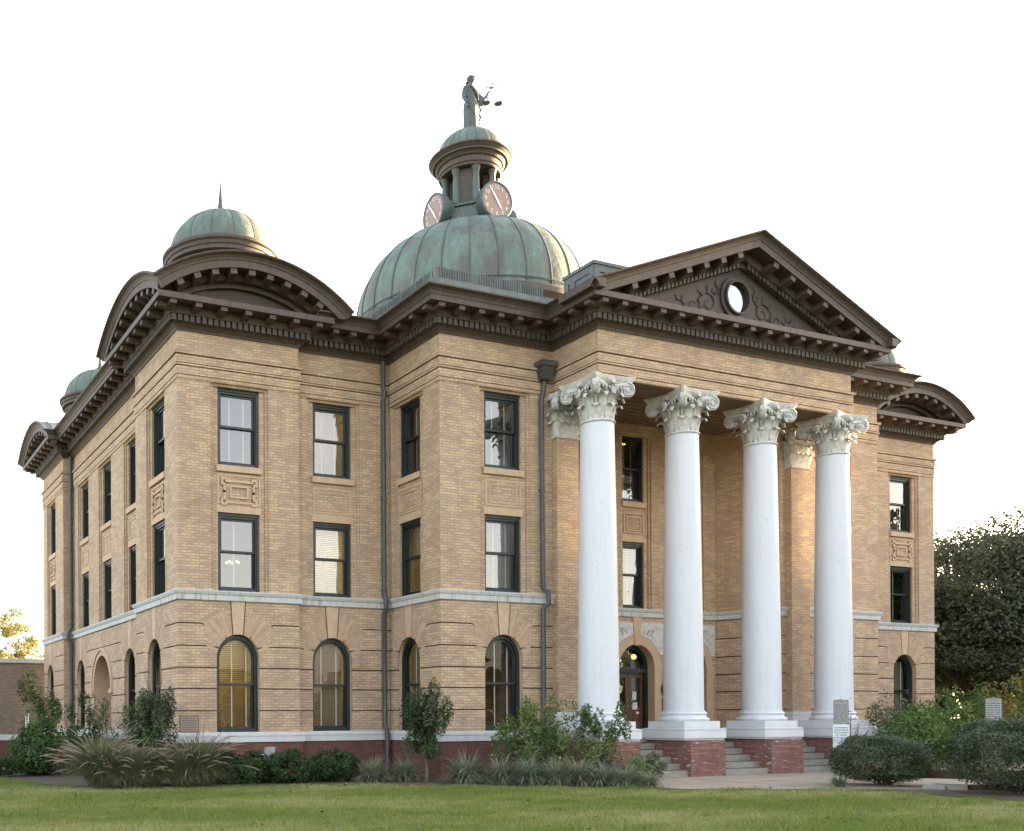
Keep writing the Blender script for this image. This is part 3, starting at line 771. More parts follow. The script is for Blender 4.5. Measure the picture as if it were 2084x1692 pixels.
DC = (14.19, 8.0)
mb = MB(); c3 = (*DC, 0)
mb.lathe([(3.95,11.6),(3.95,15.05)], c3, 64, 1)
mb.lathe([(3.95,15.0),(4.02,15.02),(4.05,15.15),(4.18,15.3),(4.2,15.45),(4.36,15.6),(4.38,15.76),(4.30,15.84),(4.1,15.86)], c3, 64, 0, crisp=True)
drum = mb.build('dome_drum', [M['brown'], M['brick']], house)
mb = MB(); pr = [(4.27,15.78),(4.26,15.95)]+dome_prof(4.25,15.95,3.24,1.05,20)
mb.lathe(pr, c3, 28*6, 0, True, scallop(28,.006,.05))
dome = mb.build('main_dome', M['copper'], house)
mb = MB(); ribs(mb, [(r-.004, z) for r, z in pr], 28, c3, .026, .05)
mb.lathe([(4.29,15.98),(4.31,16.0),(4.29,16.03)], c3, 84)
for zf, in ((.12,),):
    k = int(len(pr)*zf); r, z = pr[k]
    mb.lathe([(r+.004,z-.012),(r+.008,z),(r-.004,z+.012)], c3, 84)
mb.build('dome_seams', M['seam'], dome)

# lantern
mb = MB()
def octo(r, z): return [(DC[0]+r*math.cos(PI/8+k*PI/4), DC[1]+r*math.sin(PI/8+k*PI/4), z) for k in range(8)]
for (r0, z0, r1, z1) in ((1.30,18.8,1.22,19.4),(1.22,19.4,1.16,19.98),(1.24,19.98,1.26,20.06),(1.26,20.06,1.10,20.12)):
    a, b = octo(r0,z0), octo(r1,z1)
    for k in range(8): mb.face([a[k],a[(k+1)%8],b[(k+1)%8],b[k]])
mb.face(octo(1.2,20.10)[::1])
lant = mb.build('lantern_base', M['verdigris'], house)
mb = MB()
pr_ = [(.0,21.42),(1.10,21.42),(1.12,21.45),(1.12,21.52),(1.16,21.53),(1.17,21.57),(1.14,21.58),(1.14,21.74),(1.20,21.76),(1.25,21.83),(1.27,21.84),(1.27,21.87),(1.36,21.88),(1.37,21.94),(1.39,21.95),(1.45,22.01),(1.50,22.04),(1.51,22.08),(1.42,22.12),(.9,22.16)]
mb.lathe(pr_, c3, 64, crisp=True)
lant2 = mb.build('lantern_cornice', M['brown'], house)
mb = MB(); mb.lathe([(1.06,20.0),(1.06,20.12),(.0,20.15)], c3, 48); mb.build('lantern_floor', M['brown'], house)
mb = MB()
for k in range(4):                           # brown panelled core, open between
    a = PI/4+k*PI/2; ca, sa = math.cos(a), math.sin(a)
    q = [(.88,-.30),(.88,.30),(.52,.26),(.52,-.26)]
    lo = [(DC[0]+x*ca-y*sa, DC[1]+x*sa+y*ca, 20.08) for x, y in q]; hi = [(p[0],p[1],21.45) for p in lo]
    mb.hexa(lo+hi)
mb.build('lantern_core', M['brown2'], house)
colp = MB(); colp.lathe([(.16,20.08),(.16,20.13),(.135,20.17),(.128,20.8),(.112,21.26),(.14,21.29),(.14,21.34),(.17,21.38),(.17,21.43)], (0,0,0), 16)
lc = colp.build('lantern_column', M['verdigris'], house)
for k in range(8):
    a = PI/8+k*PI/4; o = lc if k == 0 else lc.copy()
    if k: COL.objects.link(o)
    o.location = (DC[0]+.92*math.cos(a), DC[1]+.92*math.sin(a), 0)
mb = MB(); pr2 = dome_prof(1.24,22.12,1.02,.12,14)
mb.lathe(pr2, c3, 12*8, 0, True, scallop(12,.035,.1))
cup = mb.build('cupola_dome', M['copper'], house)
mb = MB(); ribs(mb, [(r*.975, z) for r, z in pr2], 12, c3, .016, .1); mb.build('dome_seams', M['seam'], cup)
bl = MB(); bl.lathe([(.0,20.6),(.12,20.62),(.2,20.7),(.24,20.85),(.2,21.0),(.08,21.1),(0,21.12)], c3, 20); 
bl.build('bell', M['brown'], house)

# clocks on the four faces
def text_mesh(s, size, m, parent=None, name='lettering', ext=.002, align='CENTER'):
    cu = bpy.data.curves.new('t', 'FONT'); cu.body = s; cu.size = size; cu.extrude = ext; cu.align_x = align; cu.align_y = 'CENTER'; cu.resolution_u = 2
    tmp = bpy.data.objects.new('t', cu); COL.objects.link(tmp)
    me = bpy.data.meshes.new_from_object(tmp.evaluated_get(bpy.context.evaluated_depsgraph_get()))
    bpy.data.objects.remove(tmp); bpy.data.curves.remove(cu)
    me.materials.clear(); me.materials.append(m)
    o = bpy.data.objects.new(name, me); COL.objects.link(o)
    if parent: o.parent = parent
    return o
def merge_texts(items, m, name, parent):
    """items: (string, size, x, y, bold) laid out in local xy, joined into one mesh"""
    V, F = [], []
    for s, size, x, y, b in items:
        o = text_mesh(s, size, m); me = o.data; i0 = len(V)
        for v in me.vertices: V.append((v.co.x*(b or 1)+x, v.co.y+y, v.co.z))
        for p in me.polygons: F.append([i0+k for k in p.vertices])
        bpy.data.objects.remove(o); bpy.data.meshes.remove(me)
    me = bpy.data.meshes.new(name); me.from_pydata(V, [], F); me.materials.append(m); me.update()
    o = bpy.data.objects.new(name, me); COL.objects.link(o); o.parent = parent
    return o
CR = .62
def clock(ang):
    """ang: direction it looks in plan"""
    mb = MB()
    mb.lathe([(.50,-1.0),(.52,-.5),(CR-.06,-.34),(CR+.02,-.30),(CR+.04,-.05),(CR+.055,-.02),(CR+.05,.03),(CR+.0,.04),(CR-.02,.0)], (0,0,0), 48)
    o = mb.build('clock', M['verdigris'], house)
    f = MB(); f.face([(CR*.985*math.cos(a), CR*.985*math.sin(a), .0) for a in np.linspace(0,2*PI,49)[:-1]]); 
    it = [(str(k), .205, .475*math.sin(k*PI/6), .475*math.cos(k*PI/6), 1.0) for k in range(1,13)]
    for k in it:
        nm = text_mesh(k[0], k[1], M['ink'], o, 'numeral'); nm.location = (k[2], k[3], .008)
    d = f
    for k in range(60):
        a = k*PI/30; d.lathe([(.012,.004),(.012,.008),(0,.008)], (.605*math.cos(a), .605*math.sin(a), 0), 6, 1)
    f.build('clock_face', [M['face'], M['ink']], o)
    for (nm_, l, w, a) in (('minute_hand', .56, .05, -math.radians(54*6)), ('hour_hand', .38, .06, -math.radians(4.9*30))):
        h = MB(); z = .02 if nm_ == 'hour_hand' else .028
        h.hexa([(-w*.5,-.10,z),(w*.5,-.10,z),(w*.75,l*.35,z),(-w*.75,l*.35,z),(-w*.5,-.10,z+.006),(w*.5,-.10,z+.006),(w*.75,l*.35,z+.006),(-w*.75,l*.35,z+.006)])
        h.face([(-w*.75,l*.35,z+.006),(w*.75,l*.35,z+.006),(w*.2,l,z+.006),(-w*.2,l,z+.006)])
        ho = h.build(nm_, M['ink'], o); ho.rotation_euler.z = a
    o.matrix_world = Matrix.Translation((DC[0]+1.60*math.cos(ang), DC[1]+1.60*math.sin(ang), 19.90)) @ Matrix.Rotation(ang+PI/2, 4, 'Z') @ Matrix.Rotation(PI/2, 4, 'X')
for a in (-PI/2, PI, 0, PI/2): clock(a)

# corner turrets
def turret(cx, cy):
    c = (0,0,0)
    mb = MB()
    mb.lathe([(1.14,11.5),(1.14,13.0),(1.19,13.01),(1.19,13.08),(1.25,13.10),(1.25,13.18),(1.33,13.24),(1.33,13.33),(1.45,13.36),(1.45,13.46),(1.48,13.47),(1.50,13.55),(1.55,13.59),(1.555,13.65),(1.50,13.70),(1.1,13.75)], c, 64, crisp=True)
    o = mb.build('turret', M['brown'], house)
    pr = [(1.36,13.66)]+dome_prof(1.37,13.72,1.13,.10,14)
    d = MB(); d.lathe(pr, c, 14*8, 0, True, scallop(14,.04,.12))
    dm = d.build('turret_dome', M['copper'], o)
    s = MB(); ribs(s, [(r*.968, z) for r, z in pr], 14, c, .015, .12)
    s.lathe([(.12,14.82),(.19,14.88),(.17,14.97),(.09,15.03),(.065,15.2),(.04,15.45),(.004,15.86)], c, 12)
    s.build('finial', M['seam'], o)
    o.location = (cx, cy, 0); return o
for c in ((1.85,1.8),(1.85,L-1.8),(W-1.4,1.8),(W-1.4,L-1.8)):
    turret(*c)
# ------------------------------------------------------------------ portico: columns, capitals, steps
PCX, YC, SP = W/2, -3.53, 2.767
ZCAP = 8.70
def spiral(mb, c, ax_u, ax_v, ax_n, r, turns, th, off, s=1):
    pts = []
    for k in range(30):
        t = k/29; rr = r*(1-.86*t); a = s*(t*turns*2*PI)+PI/2
        pts.append(Vector(c)+Vector(ax_u)*(rr*math.cos(a))+Vector(ax_v)*(rr*math.sin(a))+Vector(ax_n)*off)
    mb.tube(pts, [th*(1-.45*k/29) for k in range(30)], 5)
def disc(mb, c, u, v, n, r, t):
    c, u, v, n = Vector(c), Vector(u), Vector(v), Vector(n)
    ring = [[c+u*(r*math.cos(a))+v*(r*math.sin(a))+n*q for a in np.linspace(0,2*PI,21)[:-1]] for q in (-t/2, t/2)]
    mb.grid(ring, 0, False, True); mb.face(ring[0]); mb.face(ring[1])
def acanthus(mb, base, out, side, h, w, curl):
    """one leaf: rises along the bell, tip curls outward, edges lobed"""
    base, out, side = Vector(base), Vector(out), Vector(side); up = Vector((0,0,1)); rows = []
    n = 9
    for k in range(n+1):
        t = k/n
        if t < .72: z = h*t/.72*.94; o = .012+.05*(t/.72)**2*curl
        else:
            q = (t-.72)/.28; z = h*(.94+.06*math.sin(q*PI)-.17*q*q); o = .012+.05*curl+curl*.11*math.sin(q*PI*.5)
        ww = w*(.62+.5*math.sin(min(t,.8)/.8*PI*.62))*(1 if t < .8 else 1-.75*((t-.8)/.2))*(1+.13*math.cos(t*26))
        c = base+up*z+out*o
        rows.append([c-side*(ww/2)-out*.022, c-side*(ww/4)+out*.016, c+out*.0-up*0, c+side*(ww/4)+out*.016, c+side*(ww/2)-out*.022])
    mb.grid(rows, 0, True)
def capital_mesh():
    mb = MB(); H = ZE-ZCAP
    mb.lathe([(.40,0),(.445,.0),(.455,.025),(.44,.05),(.365,.06),(.325,.2),(.32,.45),(.37,.62),(.46,.70),(.50,.76)], (0,0,0), 40)
    for row, (n, a0, h, w, r, cu) in enumerate(((8,0,.36,.215,.385,1.35),(8,PI/8,.63,.20,.36,2.1),(8,0,.66,.07,.40,1.6))):
        for k in range(n):
            a = a0+k*2*PI/n; o = (math.cos(a), math.sin(a), 0); s = (-math.sin(a), math.cos(a), 0)
            acanthus(mb, (r*o[0], r*o[1], .05 if row < 2 else .3), o, s, h if row < 2 else .38, w, cu)
    # egg and dart ring
    for k in range(20):
        a = k*2*PI/20; mb.lathe([(0,-.05),(.04,-.03),(.05,0),(.035,.04),(0,.05)], (.52*math.cos(a), .52*math.sin(a), .745), 6)
    for k in range(4):
        a = k*PI/2; n = Vector((math.cos(a), math.sin(a), 0)); t = Vector((-math.sin(a), math.cos(a), 0))
        for s in (-1, 1):
            al = math.radians(30)
            u = (t*s*math.cos(al)+n*math.sin(al)); ax = (n*math.cos(al)-t*s*math.sin(al))
            c = n*.545+t*(s*.50)+Vector((0,0,.76))
            disc(mb, c, u, Vector((0,0,1)), ax, .175, .07)
            spiral(mb, c, u*(-s if False else 1), Vector((0,0,1)), ax, .165, 2.2, .024, .045, -1)
            disc(mb, c+ax*.045, u, Vector((0,0,1)), ax, .035, .03)
            # band from volute to the middle of the side
            pts = [c+Vector((0,0,.13)), n*.50+t*(s*.3)+Vector((0,0,.86)), n*.47+t*(s*.1)+Vector((0,0,.84))]
            mb.tube(pts, [.05,.055,.05], 6)
            for q in range(3):
                mb.tube([n*.53+t*(s*(.08+.10*q))+Vector((0,0,.80)), n*.56+t*(s*(.10+.10*q))+Vector((0,0,.74))], [.03,.015], 5)
        mb.tube([n*.42+Vector((0,0,.93)), n*.60+Vector((0,0,.94))], [.10,.07], 8)     # rosette
        acanthus(mb, n*.60+Vector((0,0,.62)), n, t, .2, .14, .5)
    # abacus with hollow sides
    def ab(sc, z):
        out = []
        for k in range(4):
            a = k*PI/2; n = Vector((math.cos(a), math.sin(a), 0)); t = Vector((-math.sin(a), math.cos(a), 0))
            for q in range(-6, 7):
                f = q/6; out.append((n*(.53+.12*f*f)+t*(.60*f))*sc+Vector((0,0,z)))
        return out
    rows = [ab(.93,.905), ab(.97,.95), ab(1.0,.965), ab(1.05,H-.03), ab(1.06,H-.004)]
    mb.grid(rows, 0, False, True); mb.face(rows[0]); mb.face(rows[-1])
    return mb
prof = [(.49,1.62),(.485,1.70)]
for k in range(1, 15):
    t = k/14; prof.append((.482-.082*t**1.45, 1.70+(ZCAP-1.70)*t))
mb = MB(); mb.lathe(prof, (0,0,0), 64)
col = mb.build('column', M['colpaint'], house)
cap = capital_mesh().build('capital', M['capital'], col); cap.location = (0,0,ZCAP); cap.scale = (.96,.96,1)
mb = MB(); mb.lathe([(.49,1.65),(.52,1.64),(.52,1.615),(.545,1.60),(.56,1.575),(.545,1.55),(.53,1.54),(.53,1.52),(.555,1.49),(.60,1.46),(.615,1.43),(.60,1.39),(.58,1.38)], (0,0,0), 48, crisp=True)
mb.build('column_base', M['colpaint'], col)
def chamfered(mb, x0, x1, y0, y1, z0, z1): mb.box(x0, x1, y0, y1, z0, z1)
mb = MB(); mb.box(-.60,.60,-.60,.60,1.205,1.382)
mb.build('plinth', M['white'], col)
mb = MB()
sq = lambda a, z: [(-a,-a,z),(a,-a,z),(a,a,z),(-a,a,z)]
rows = [sq(.62,.90), sq(.66,.905), sq(.67,.95), sq(.70,.955), sq(.70,1.13), sq(.685,1.14), sq(.70,1.15), sq(.705,1.19), sq(.63,1.208)]
for a, b in zip(rows, rows[1:]):
    for k in range(4): mb.face([a[k],a[(k+1)%4],b[(k+1)%4],b[k]])
mb.face(rows[0])
mb.build('pedestal_cap', M['white'], col)
mb = MB(); mb.box(-.60,.56,-.80,.95,-.1,.90)
mb.build('pedestal', M['redpaint'], col)
cols = [col]
for k in range(1, 4): cols.append(copy_tree(col, house))
for k, o in enumerate(cols): o.location = (PCX+(k-1.5)*SP-.02, YC, 0)

# pilasters on the wall behind, with their own flat capitals
def pilaster(x0, x1):
    mb = MB(); mb.box(x0, x1, YB-.20, YB+.01, 1.62, ZCAP)
    o = mb.build('pilaster', M['brick'], house)
    c = MB(); xm, w = (x0+x1)/2, (x1-x0)
    c.box(x0-.03, x1+.03, YB-.24, YB, ZCAP-.04, ZCAP+.03)
    rows = []
    for z, e in ((ZCAP+.03,0),(ZCAP+.4,.0),(ZCAP+.6,.05),(ZCAP+.74,.14)):
        rows.append([(x0-e,YB-.20-e,z),(x1+e,YB-.20-e,z),(x1+e,YB,z),(x0-e,YB,z)])
    c.grid(rows, 0, False, True)
    for row, (xs, h, z0, cu) in enumerate(((np.linspace(x0+.06,x1-.06,4),.36,.03,1.0),(np.linspace(x0+.18,x1-.18,3),.60,.03,1.2))):
        for x in xs: acanthus(c, (x, YB-.205, ZCAP+z0), (0,-1,0), (1,0,0), h, .24, cu)
    for s, x in ((-1,x0),(1,x1)):
        acanthus(c, (x, YB-.10, ZCAP+.03), (s,0,0), (0,1,0), .36, .22, 1.0); acanthus(c, (x, YB-.04, ZCAP+.03), (s,0,0), (0,1,0), .6, .2, 1.2)
        al = math.radians(30); n = Vector((0,-1,0)); t = Vector((s,0,0))
        u = t*math.cos(al)+n*math.sin(al); ax = n*math.cos(al)-t*math.sin(al)
        cc = Vector((x+s*.10, YB-.36, ZCAP+.78)); disc(c, cc, u, (0,0,1), ax, .175, .07); spiral(c, cc, u, (0,0,1), ax, .165, 2.2, .024, .045, -1)
        u2 = n*math.cos(al)+t*math.sin(al); ax2 = t*math.cos(al)-n*math.sin(al)
        cc = Vector((x+s*.16, YB-.28, ZCAP+.78)); disc(c, cc, u2, (0,0,1), ax2, .175, .07); spiral(c, cc, u2, (0,0,1), ax2, .165, 2.2, .024, .045, 1)
    c.tube([(x0,YB-.32,ZCAP+.87),(xm,YB-.30,ZCAP+.84),(x1,YB-.32,ZCAP+.87)], .06, 6)
    c.box(x0-.16, x1+.16, YB-.40, YB, ZCAP+.93, ZE-.002)
    c.build('capital', M['capital'], o)
    b = MB()
    for (z0, z1, e) in ((1.16,1.38,.11),(1.38,1.46,.08),(1.46,1.53,.04),(1.53,1.63,.06)): b.box(x0-e, x1+e, YB-.20-e, YB, z0, z1)
    b.box(x0-.14, x1+.14, YB-.34, YB, .92, 1.16)
    b.build('column_base', M['white'], o)
pilaster(9.42, 10.12); pilaster(17.82, 18.54)

# ceiling, floor, steps
mb = MB(); mb.box(XE+bw_, W-XE-bw_, YE+bw_, -.35, 10.02, 10.10); mb.box(XE+.03, W-XE-.03, YE+.03, YE+bw_-.03, ZE-.012, ZE-.004)
for x in (XE+.03, W-XE-bw_+.03): mb.box(x, x+bw_-.06, YE+bw_-.02, YB, ZE-.011, ZE-.003)
for k in range(12): mb.box(XE+bw_, W-XE-bw_, YE+bw_+.05+k*.25, YE+bw_+.075+k*.25, 10.0, 10.02)
mb.build('porch_ceiling', M['soffit'], house)
mb = MB(); mb.box(9.0, 18.8, -2.62, -.2, -.1, 1.148); mb.build('porch_floor', M['step'], house)
for k in range(3):
    x0 = PCX+(k-1.5)*SP+.54; x1 = PCX+(k-.5)*SP-.62
    mb = MB()
    for i in range(7):
        h = 1.15/7; mb.box(x0, x1, -4.22+i*.27-.015, -2.60, i*h-(.1 if i == 0 else 0)+.001*i, (i+1)*h-.012)
    mb.build('steps', M['step'], house)

# downpipes
def pipe(pts, heads=None, r=.062, brk=()):
    mb = MB(); mb.tube(pts, r, 12)
    for z in brk: 
        p = min(pts, key=lambda q: abs(q[2]-z)); mb.tube([(p[0],p[1],z-.02),(p[0],p[1],z+.02)], r+.018, 12)
    if heads:
        x, y, z = heads
        mb.hexa([(x-.13,y-.13,z-.32),(x+.13,y-.13,z-.32),(x+.13,y+.1,z-.32),(x-.13,y+.1,z-.32),(x-.2,y-.22,z),(x+.2,y-.22,z),(x+.2,y+.1,z),(x-.2,y+.1,z)])
        mb.box(x-.235, x+.235, y-.25, y+.1, z, z+.14)
    return mb.build('downpipe', M['pipe'], house)
yq = YB-.10
pipe([(9.10,yq,10.4),(9.10,yq,9.95),(9.02,yq,9.6),(9.02,yq-.02,5.0),(9.03,yq-.02,4.78),(9.13,yq-.10,4.68),(9.13,yq-.10,4.40),(9.02,yq-.02,4.28),(9.02,yq-.02,1.3),(9.02,yq-.1,1.1),(9.02,yq-.1,.1)], (9.10,yq,10.42), brk=(7.3,4.85,2.2))
yq = YR-.10; xq = XB-.22
pipe([(xq,yq,10.95),(xq,yq,10.3),(xq,yq-.08,10.1),(xq,yq,9.9),(xq,yq,4.8),(xq,yq-.10,4.64),(xq,yq-.10,4.38),(xq,yq,4.25),(xq,yq,1.3),(xq,yq-.12,1.12),(xq,yq-.12,.05)], None, brk=(7.3,4.9,2.2))
xq = DL-.12; yq = L-Y1-.16
pipe([(xq,yq,10.95),(xq,yq,4.8),(xq-.10,yq,4.64),(xq-.10,yq,4.38),(xq,yq,4.25),(xq,yq,1.3),(xq-.12,yq,1.12),(xq-.12,yq,.05)], None, .07, brk=(7.3,4.9,2.2))
# ------------------------------------------------------------------ windows and doors (local: x along the wall, -y outward, z up from the sill)
def slats(mb, x0f, z0, z1, y, pitch, wdt, tilt):
    z = z0
    c, s = math.cos(tilt)*wdt/2, math.sin(tilt)*wdt/2
    while z < z1:
        a = x0f(z)
        if a > .03:
            mb.face([(-a,y-c,z-s),(a,y-c,z-s),(a,y+c,z+s),(-a,y+c,z+s)])
        z += pitch
def win_parts(root, a, zr, ry, h, blind, tapes, tilt, bz=None, wood=False):
    """zr: springing height (None: square head). root is the outer frame mesh and takes the rest as children"""
    zs = h if zr is None else zr
    def half(z, k=0.0):
        if z <= zs: return a-k
        q = 1-((z-zs)/max(ry-k, .01))**2
        return (a-k)*math.sqrt(q) if q > 0 else 0
    zm = .035+(h-.0)*.5 if zr is None else 1.20
    def sash(name, z0, z1, y, w=.055):
        mb = MB()
        if zr is None or z1 <= zs:
            for s in (-1, 1): mb.box(min(s*(a-.085), s*(a-.085-w)), max(s*(a-.085), s*(a-.085-w)), y, y+.045, z0, z1)
            mb.box(-(a-.085-w), a-.085-w, y, y+.045, z0, z0+w); mb.box(-(a-.085-w), a-.085-w, y, y+.045, z1-w, z1)
            pts = [(-(a-.1), z0+.03), (a-.1, z0+.03), (a-.1, z1-.03), (-(a-.1), z1-.03)]
        else:
            fr = Fr((0,y+.045),(1,0)); k = .085
            for s in (-1, 1): mb.box(min(s*(a-k), s*(a-k-w)), max(s*(a-k), s*(a-k-w)), y, y+.045, z0, zs)
            mb.box(-(a-k-w), a-k-w, y, y+.045, z0, z0+w)
            o_, i_ = arc_pts(0, zs, a-k, ry-k, 0, 180, 20), arc_pts(0, zs, a-k-w, ry-k-w, 0, 180, 20)
            for q in range(20): prism(mb, fr, [i_[q], o_[q], o_[q+1], i_[q+1]], 0, .045)
            pts = [(-(a-k-.02), z0+.03), (a-k-.02, z0+.03)] + arc_pts(0, zs, a-k-.02, ry-k-.02, 0, 180, 20)
        s_ = mb.build(name, M['green'], root)
        g = MB(); g.face([(x, y+.022, z) for x, z in pts]); g.build('pane', M['glass' if zr is None else 'glass_low'], root)
    top = h-.12 if zr is None else zs+ry
    sash('sash', zm-.025, top, .13); sash('sash', .085, zm+.025, .18)
    if blind:
        mb = MB(); zb = .10 if bz is None else bz
        slats(mb, lambda z: max(half(z, .11), 0), zb, (h if zr is None else zs+ry)-.14, .33, .048 if not wood else .052, .046, tilt)
        mb.build('blind', M[blind], root)
    if tapes:
        mb = MB()
        for x in tapes:
            zt = (h-.14) if zr is None else zs+ry*math.sqrt(max(0, 1-(x/(a-.1))**2))-.10
            mb.box(x-.016, x+.016, .285, .289, .12, zt)
        mb.build('blind_tape', M['tape'], root)
def make_square(h, **kw):
    a = .56; mb = MB()
    for s in (-1, 1):
        mb.box(min(s*a, s*(a-.09)), max(s*a, s*(a-.09)), .08, .26, 0, h)
        mb.box(min(s*(a-.02), s*(a-.06)), max(s*(a-.02), s*(a-.06)), .05, .08, .05, h)
    mb.box(-(a-.09), a-.09, .08, .26, h-.125, h); mb.box(-(a-.09), a-.09, .06, .26, 0, .085)
    mb.box(-(a-.06), a-.06, .05, .08, h-.07, h-.01)
    o = mb.build('window', M['green'], house); win_parts(o, a, None, 0, h, **kw); return o
def make_arch(a=.575, zs=1.82, ry=.61, **kw):
    mb = MB(); fr = Fr((0,.26),(1,0))
    for s in (-1, 1): mb.box(min(s*a, s*(a-.09)), max(s*a, s*(a-.09)), .08, .26, 0, zs)
    o_, i_ = arc_pts(0, zs, a, ry, 0, 180, 22), arc_pts(0, zs, a-.09, ry-.09, 0, 180, 22)
    for q in range(22): prism(mb, fr, [i_[q], o_[q], o_[q+1], i_[q+1]], 0, .18)
    mb.box(-(a-.09), a-.09, .06, .26, 0, .10)
    o = mb.build('window', M['green'], house); win_parts(o, a, zs, ry, zs+ry, **kw); return o
def make_door(a=.67, zs=1.79, ry=.67, zd=1.63, gm='glass'):
    mb = MB(); fr = Fr((0,.30),(1,0)); k = .12
    for s in (-1, 1): mb.box(min(s*a, s*(a-k)), max(s*a, s*(a-k)), .12, .30, 0, zs)
    o_, i_ = arc_pts(0, zs, a, ry, 0, 180, 22), arc_pts(0, zs, a-k, ry-k, 0, 180, 22)
    for q in range(22): prism(mb, fr, [i_[q], o_[q], o_[q+1], i_[q+1]], 0, .18)
    mb.box(-(a-k), a-k, .14, .30, zd, zd+.15); mb.box(-(a-k), a-k, .11, .14, zd+.04, zd+.12)
    o = mb.build('doorway', M['green'], house)
    g = MB(); g.face([(-(a-k),.22,zd+.14),(a-k,.22,zd+.14)]+[(x,.22,z) for x, z in arc_pts(0, zs, a-k, ry-k, 0, 180, 22)]); g.build('pane', M[gm], o)
    w = a-k
    for s in (-1, 1):
        d = MB(); x0, x1 = (0.004, w) if s > 0 else (-w, -.004)
        st = .11*(w/.55)
        d.box(x0, x0+st, .2, .25, 0, zd); d.box(x1-st, x1, .2, .25, 0, zd)
        for z0, z1 in ((0,.20),(.52,.66),(zd-.13,zd)): d.box(x0+st, x1-st, .2, .25, z0, z1)
        d.box(x0+st, x1-st, .225, .24, .20, .52)
        d.box(x0+st+.05, x1-st-.05, .212, .225, .25, .47)
        dl = d.build('door', M['door'], o)
        p = MB(); p.face([(x0+st,.228,.66),(x1-st,.228,.66),(x1-st,.228,zd-.13),(x0+st,.228,zd-.13)]); p.build('pane', M[gm], o)
        kk = MB(); xx = x0+st*.5 if s > 0 else x1-st*.5
        kk.tube([(xx,.17,.62),(xx,.15,.64),(xx,.15,.86),(xx,.17,.88)], .011, 8); kk.build('handle', M['galv'], o)
    return o
T2a = make_square(1.954, blind=None, tapes=(-.03,), tilt=.3)
T2b = make_square(1.954, blind='blind_w', tapes=(-.10,.28), tilt=.55)
T3a = make_square(1.92, blind='blind_w', tapes=(-.14,.24), tilt=.5)
T3b = make_square(1.92, blind=None, tapes=(-.12,.26), tilt=.5)
T2c = make_square(1.954, blind='blind_w', tapes=(.05,), tilt=.7, bz=.82)
T3c = make_square(1.92, blind='blind_w', tapes=(-.16,.22), tilt=.35, bz=.48)
TA1 = make_arch(blind='blind_b', tapes=(-.05,.34), tilt=.25, wood=True)
TA2 = make_arch(blind='blind_g', tapes=(-.17,.27), tilt=1.2, wood=True)
TD = make_door()
TP = make_door(1.08, 1.29, 1.12, 1.75, 'glass_low')
used = {}
def put(tpl, fr, c, hw, z, d, base):
    first = not used.get(tpl.name); used[tpl.name] = 1
    o = tpl if first else copy_tree(tpl, house)
    o.location = fr.pt(c, d, z); o.rotation_euler = (0,0,fr.rot()); o.scale = (hw/base, 1, 1)
    return o
cnt = {'tall2': 0, 'tall3': 0, 'arch': 0}
for fr, c, hw, z, k in WINS:
    if k == 'tall2': put((T2a,T2b,T2c,T2b,T2c)[cnt[k] % 5], fr, c, hw, z, -.09, .56); cnt[k] += 1
    elif k == 'tall3': put((T3a,T3c,T3b,T3b,T3c)[cnt[k] % 5], fr, c, hw, z, -.09, .56); cnt[k] += 1
    elif k == 'arch': put((TA1,TA2,TA2,TA1)[cnt[k] % 4], fr, c, hw, z, -G, .575); cnt[k] += 1
    elif k == 'door': put(TD, fr, c, hw, z-.01, -.12, .67)
    elif k == 'porch': put(TP, fr, c, hw, z, -.90, 1.08)

M['lamp2'] = emit('bulb_glow', (1,.62,.34), .6)
# rooms behind the glass
mb = MB()
mb.box(3.4, W-3.4, 3.4, L-3.4, -.1, 11.3)
for z in (1.06, 4.28, 7.42):
    mb.box(.80, W-.80, .60, L-.60, z-.22, z)
    for x0, x1 in ((XB+.42, 9.9), (17.9, W-XB-.42)): mb.box(x0, x1, YB+.6, .598, z-.22, z)
    mb.box(10.95, 16.8, .10, .598, z-.22, z)
for x in (3.1, 9.2, 18.4): mb.box(x, x+.12, .62, 3.39, 1.061, 11.2)
mb.box(.82, 3.39, 3.45, 3.57, 1.062, 11.21); mb.box(.82, 3.39, 9.0, 9.12, 1.062, 11.2)
mb.build('interior_wall', M['room'], house)
for (x, y, z) in ((1.7,1.5,3.98),(5.0,1.9,3.98),(7.6,.6,3.98),(4.9,1.6,7.1),(7.6,.6,7.1),(5.0,1.8,10.7)):
    mb = MB(); mb.box(-.6,.6,-.1,.1,-.06,0); o = mb.build('ceiling_light', M['tube'], house); o.location = (x,y,z)
def pendant(x, y, z, top, lab, r=.085):
    t = empty('pendant_lamp', (x,y,z-.1), lab, 'lamp', 'glowing lamps hung inside the rooms')
    mb = MB(); mb.lathe([(0,-.09),(r*.7,-.07),(r,0),(r*.75,.06),(.03,.09)], (0,0,.1), 16); mb.build('lamp_shade', M['lamp'], t)
    mb = MB(); mb.tube([(0,0,.18),(0,0,top-z+.1)], .008, 6); mb.lathe([(.05,.17),(.035,.21),(.01,.23)], (0,0,0), 10); mb.build('stem', M['black'], t)
pendant(15.05, .75, 3.60, 4.05, 'upper glowing hall lamp seen through the arched glass over the door')
pendant(15.95, 1.8, 3.42, 4.05, 'lower glowing hall lamp seen through the arched glass over the door')
pendant(14.35, .5, 9.78, 11.2, 'small glowing lamp behind the top window between the two left columns', .07)
t = empty('chandelier', (2.05,1.55,5.5), 'lit chandelier behind the middle floor corner window', 'lamp')
mb = MB()
for k in range(5):
    mb = MB(); a = k*2*PI/5; mb.lathe([(0,-.03),(.026,-.015),(.03,.012),(0,.035)], (.17*math.cos(a), .17*math.sin(a), .13), 10)
    mb.build('bulb', M['lamp2'], t)
mb = MB()
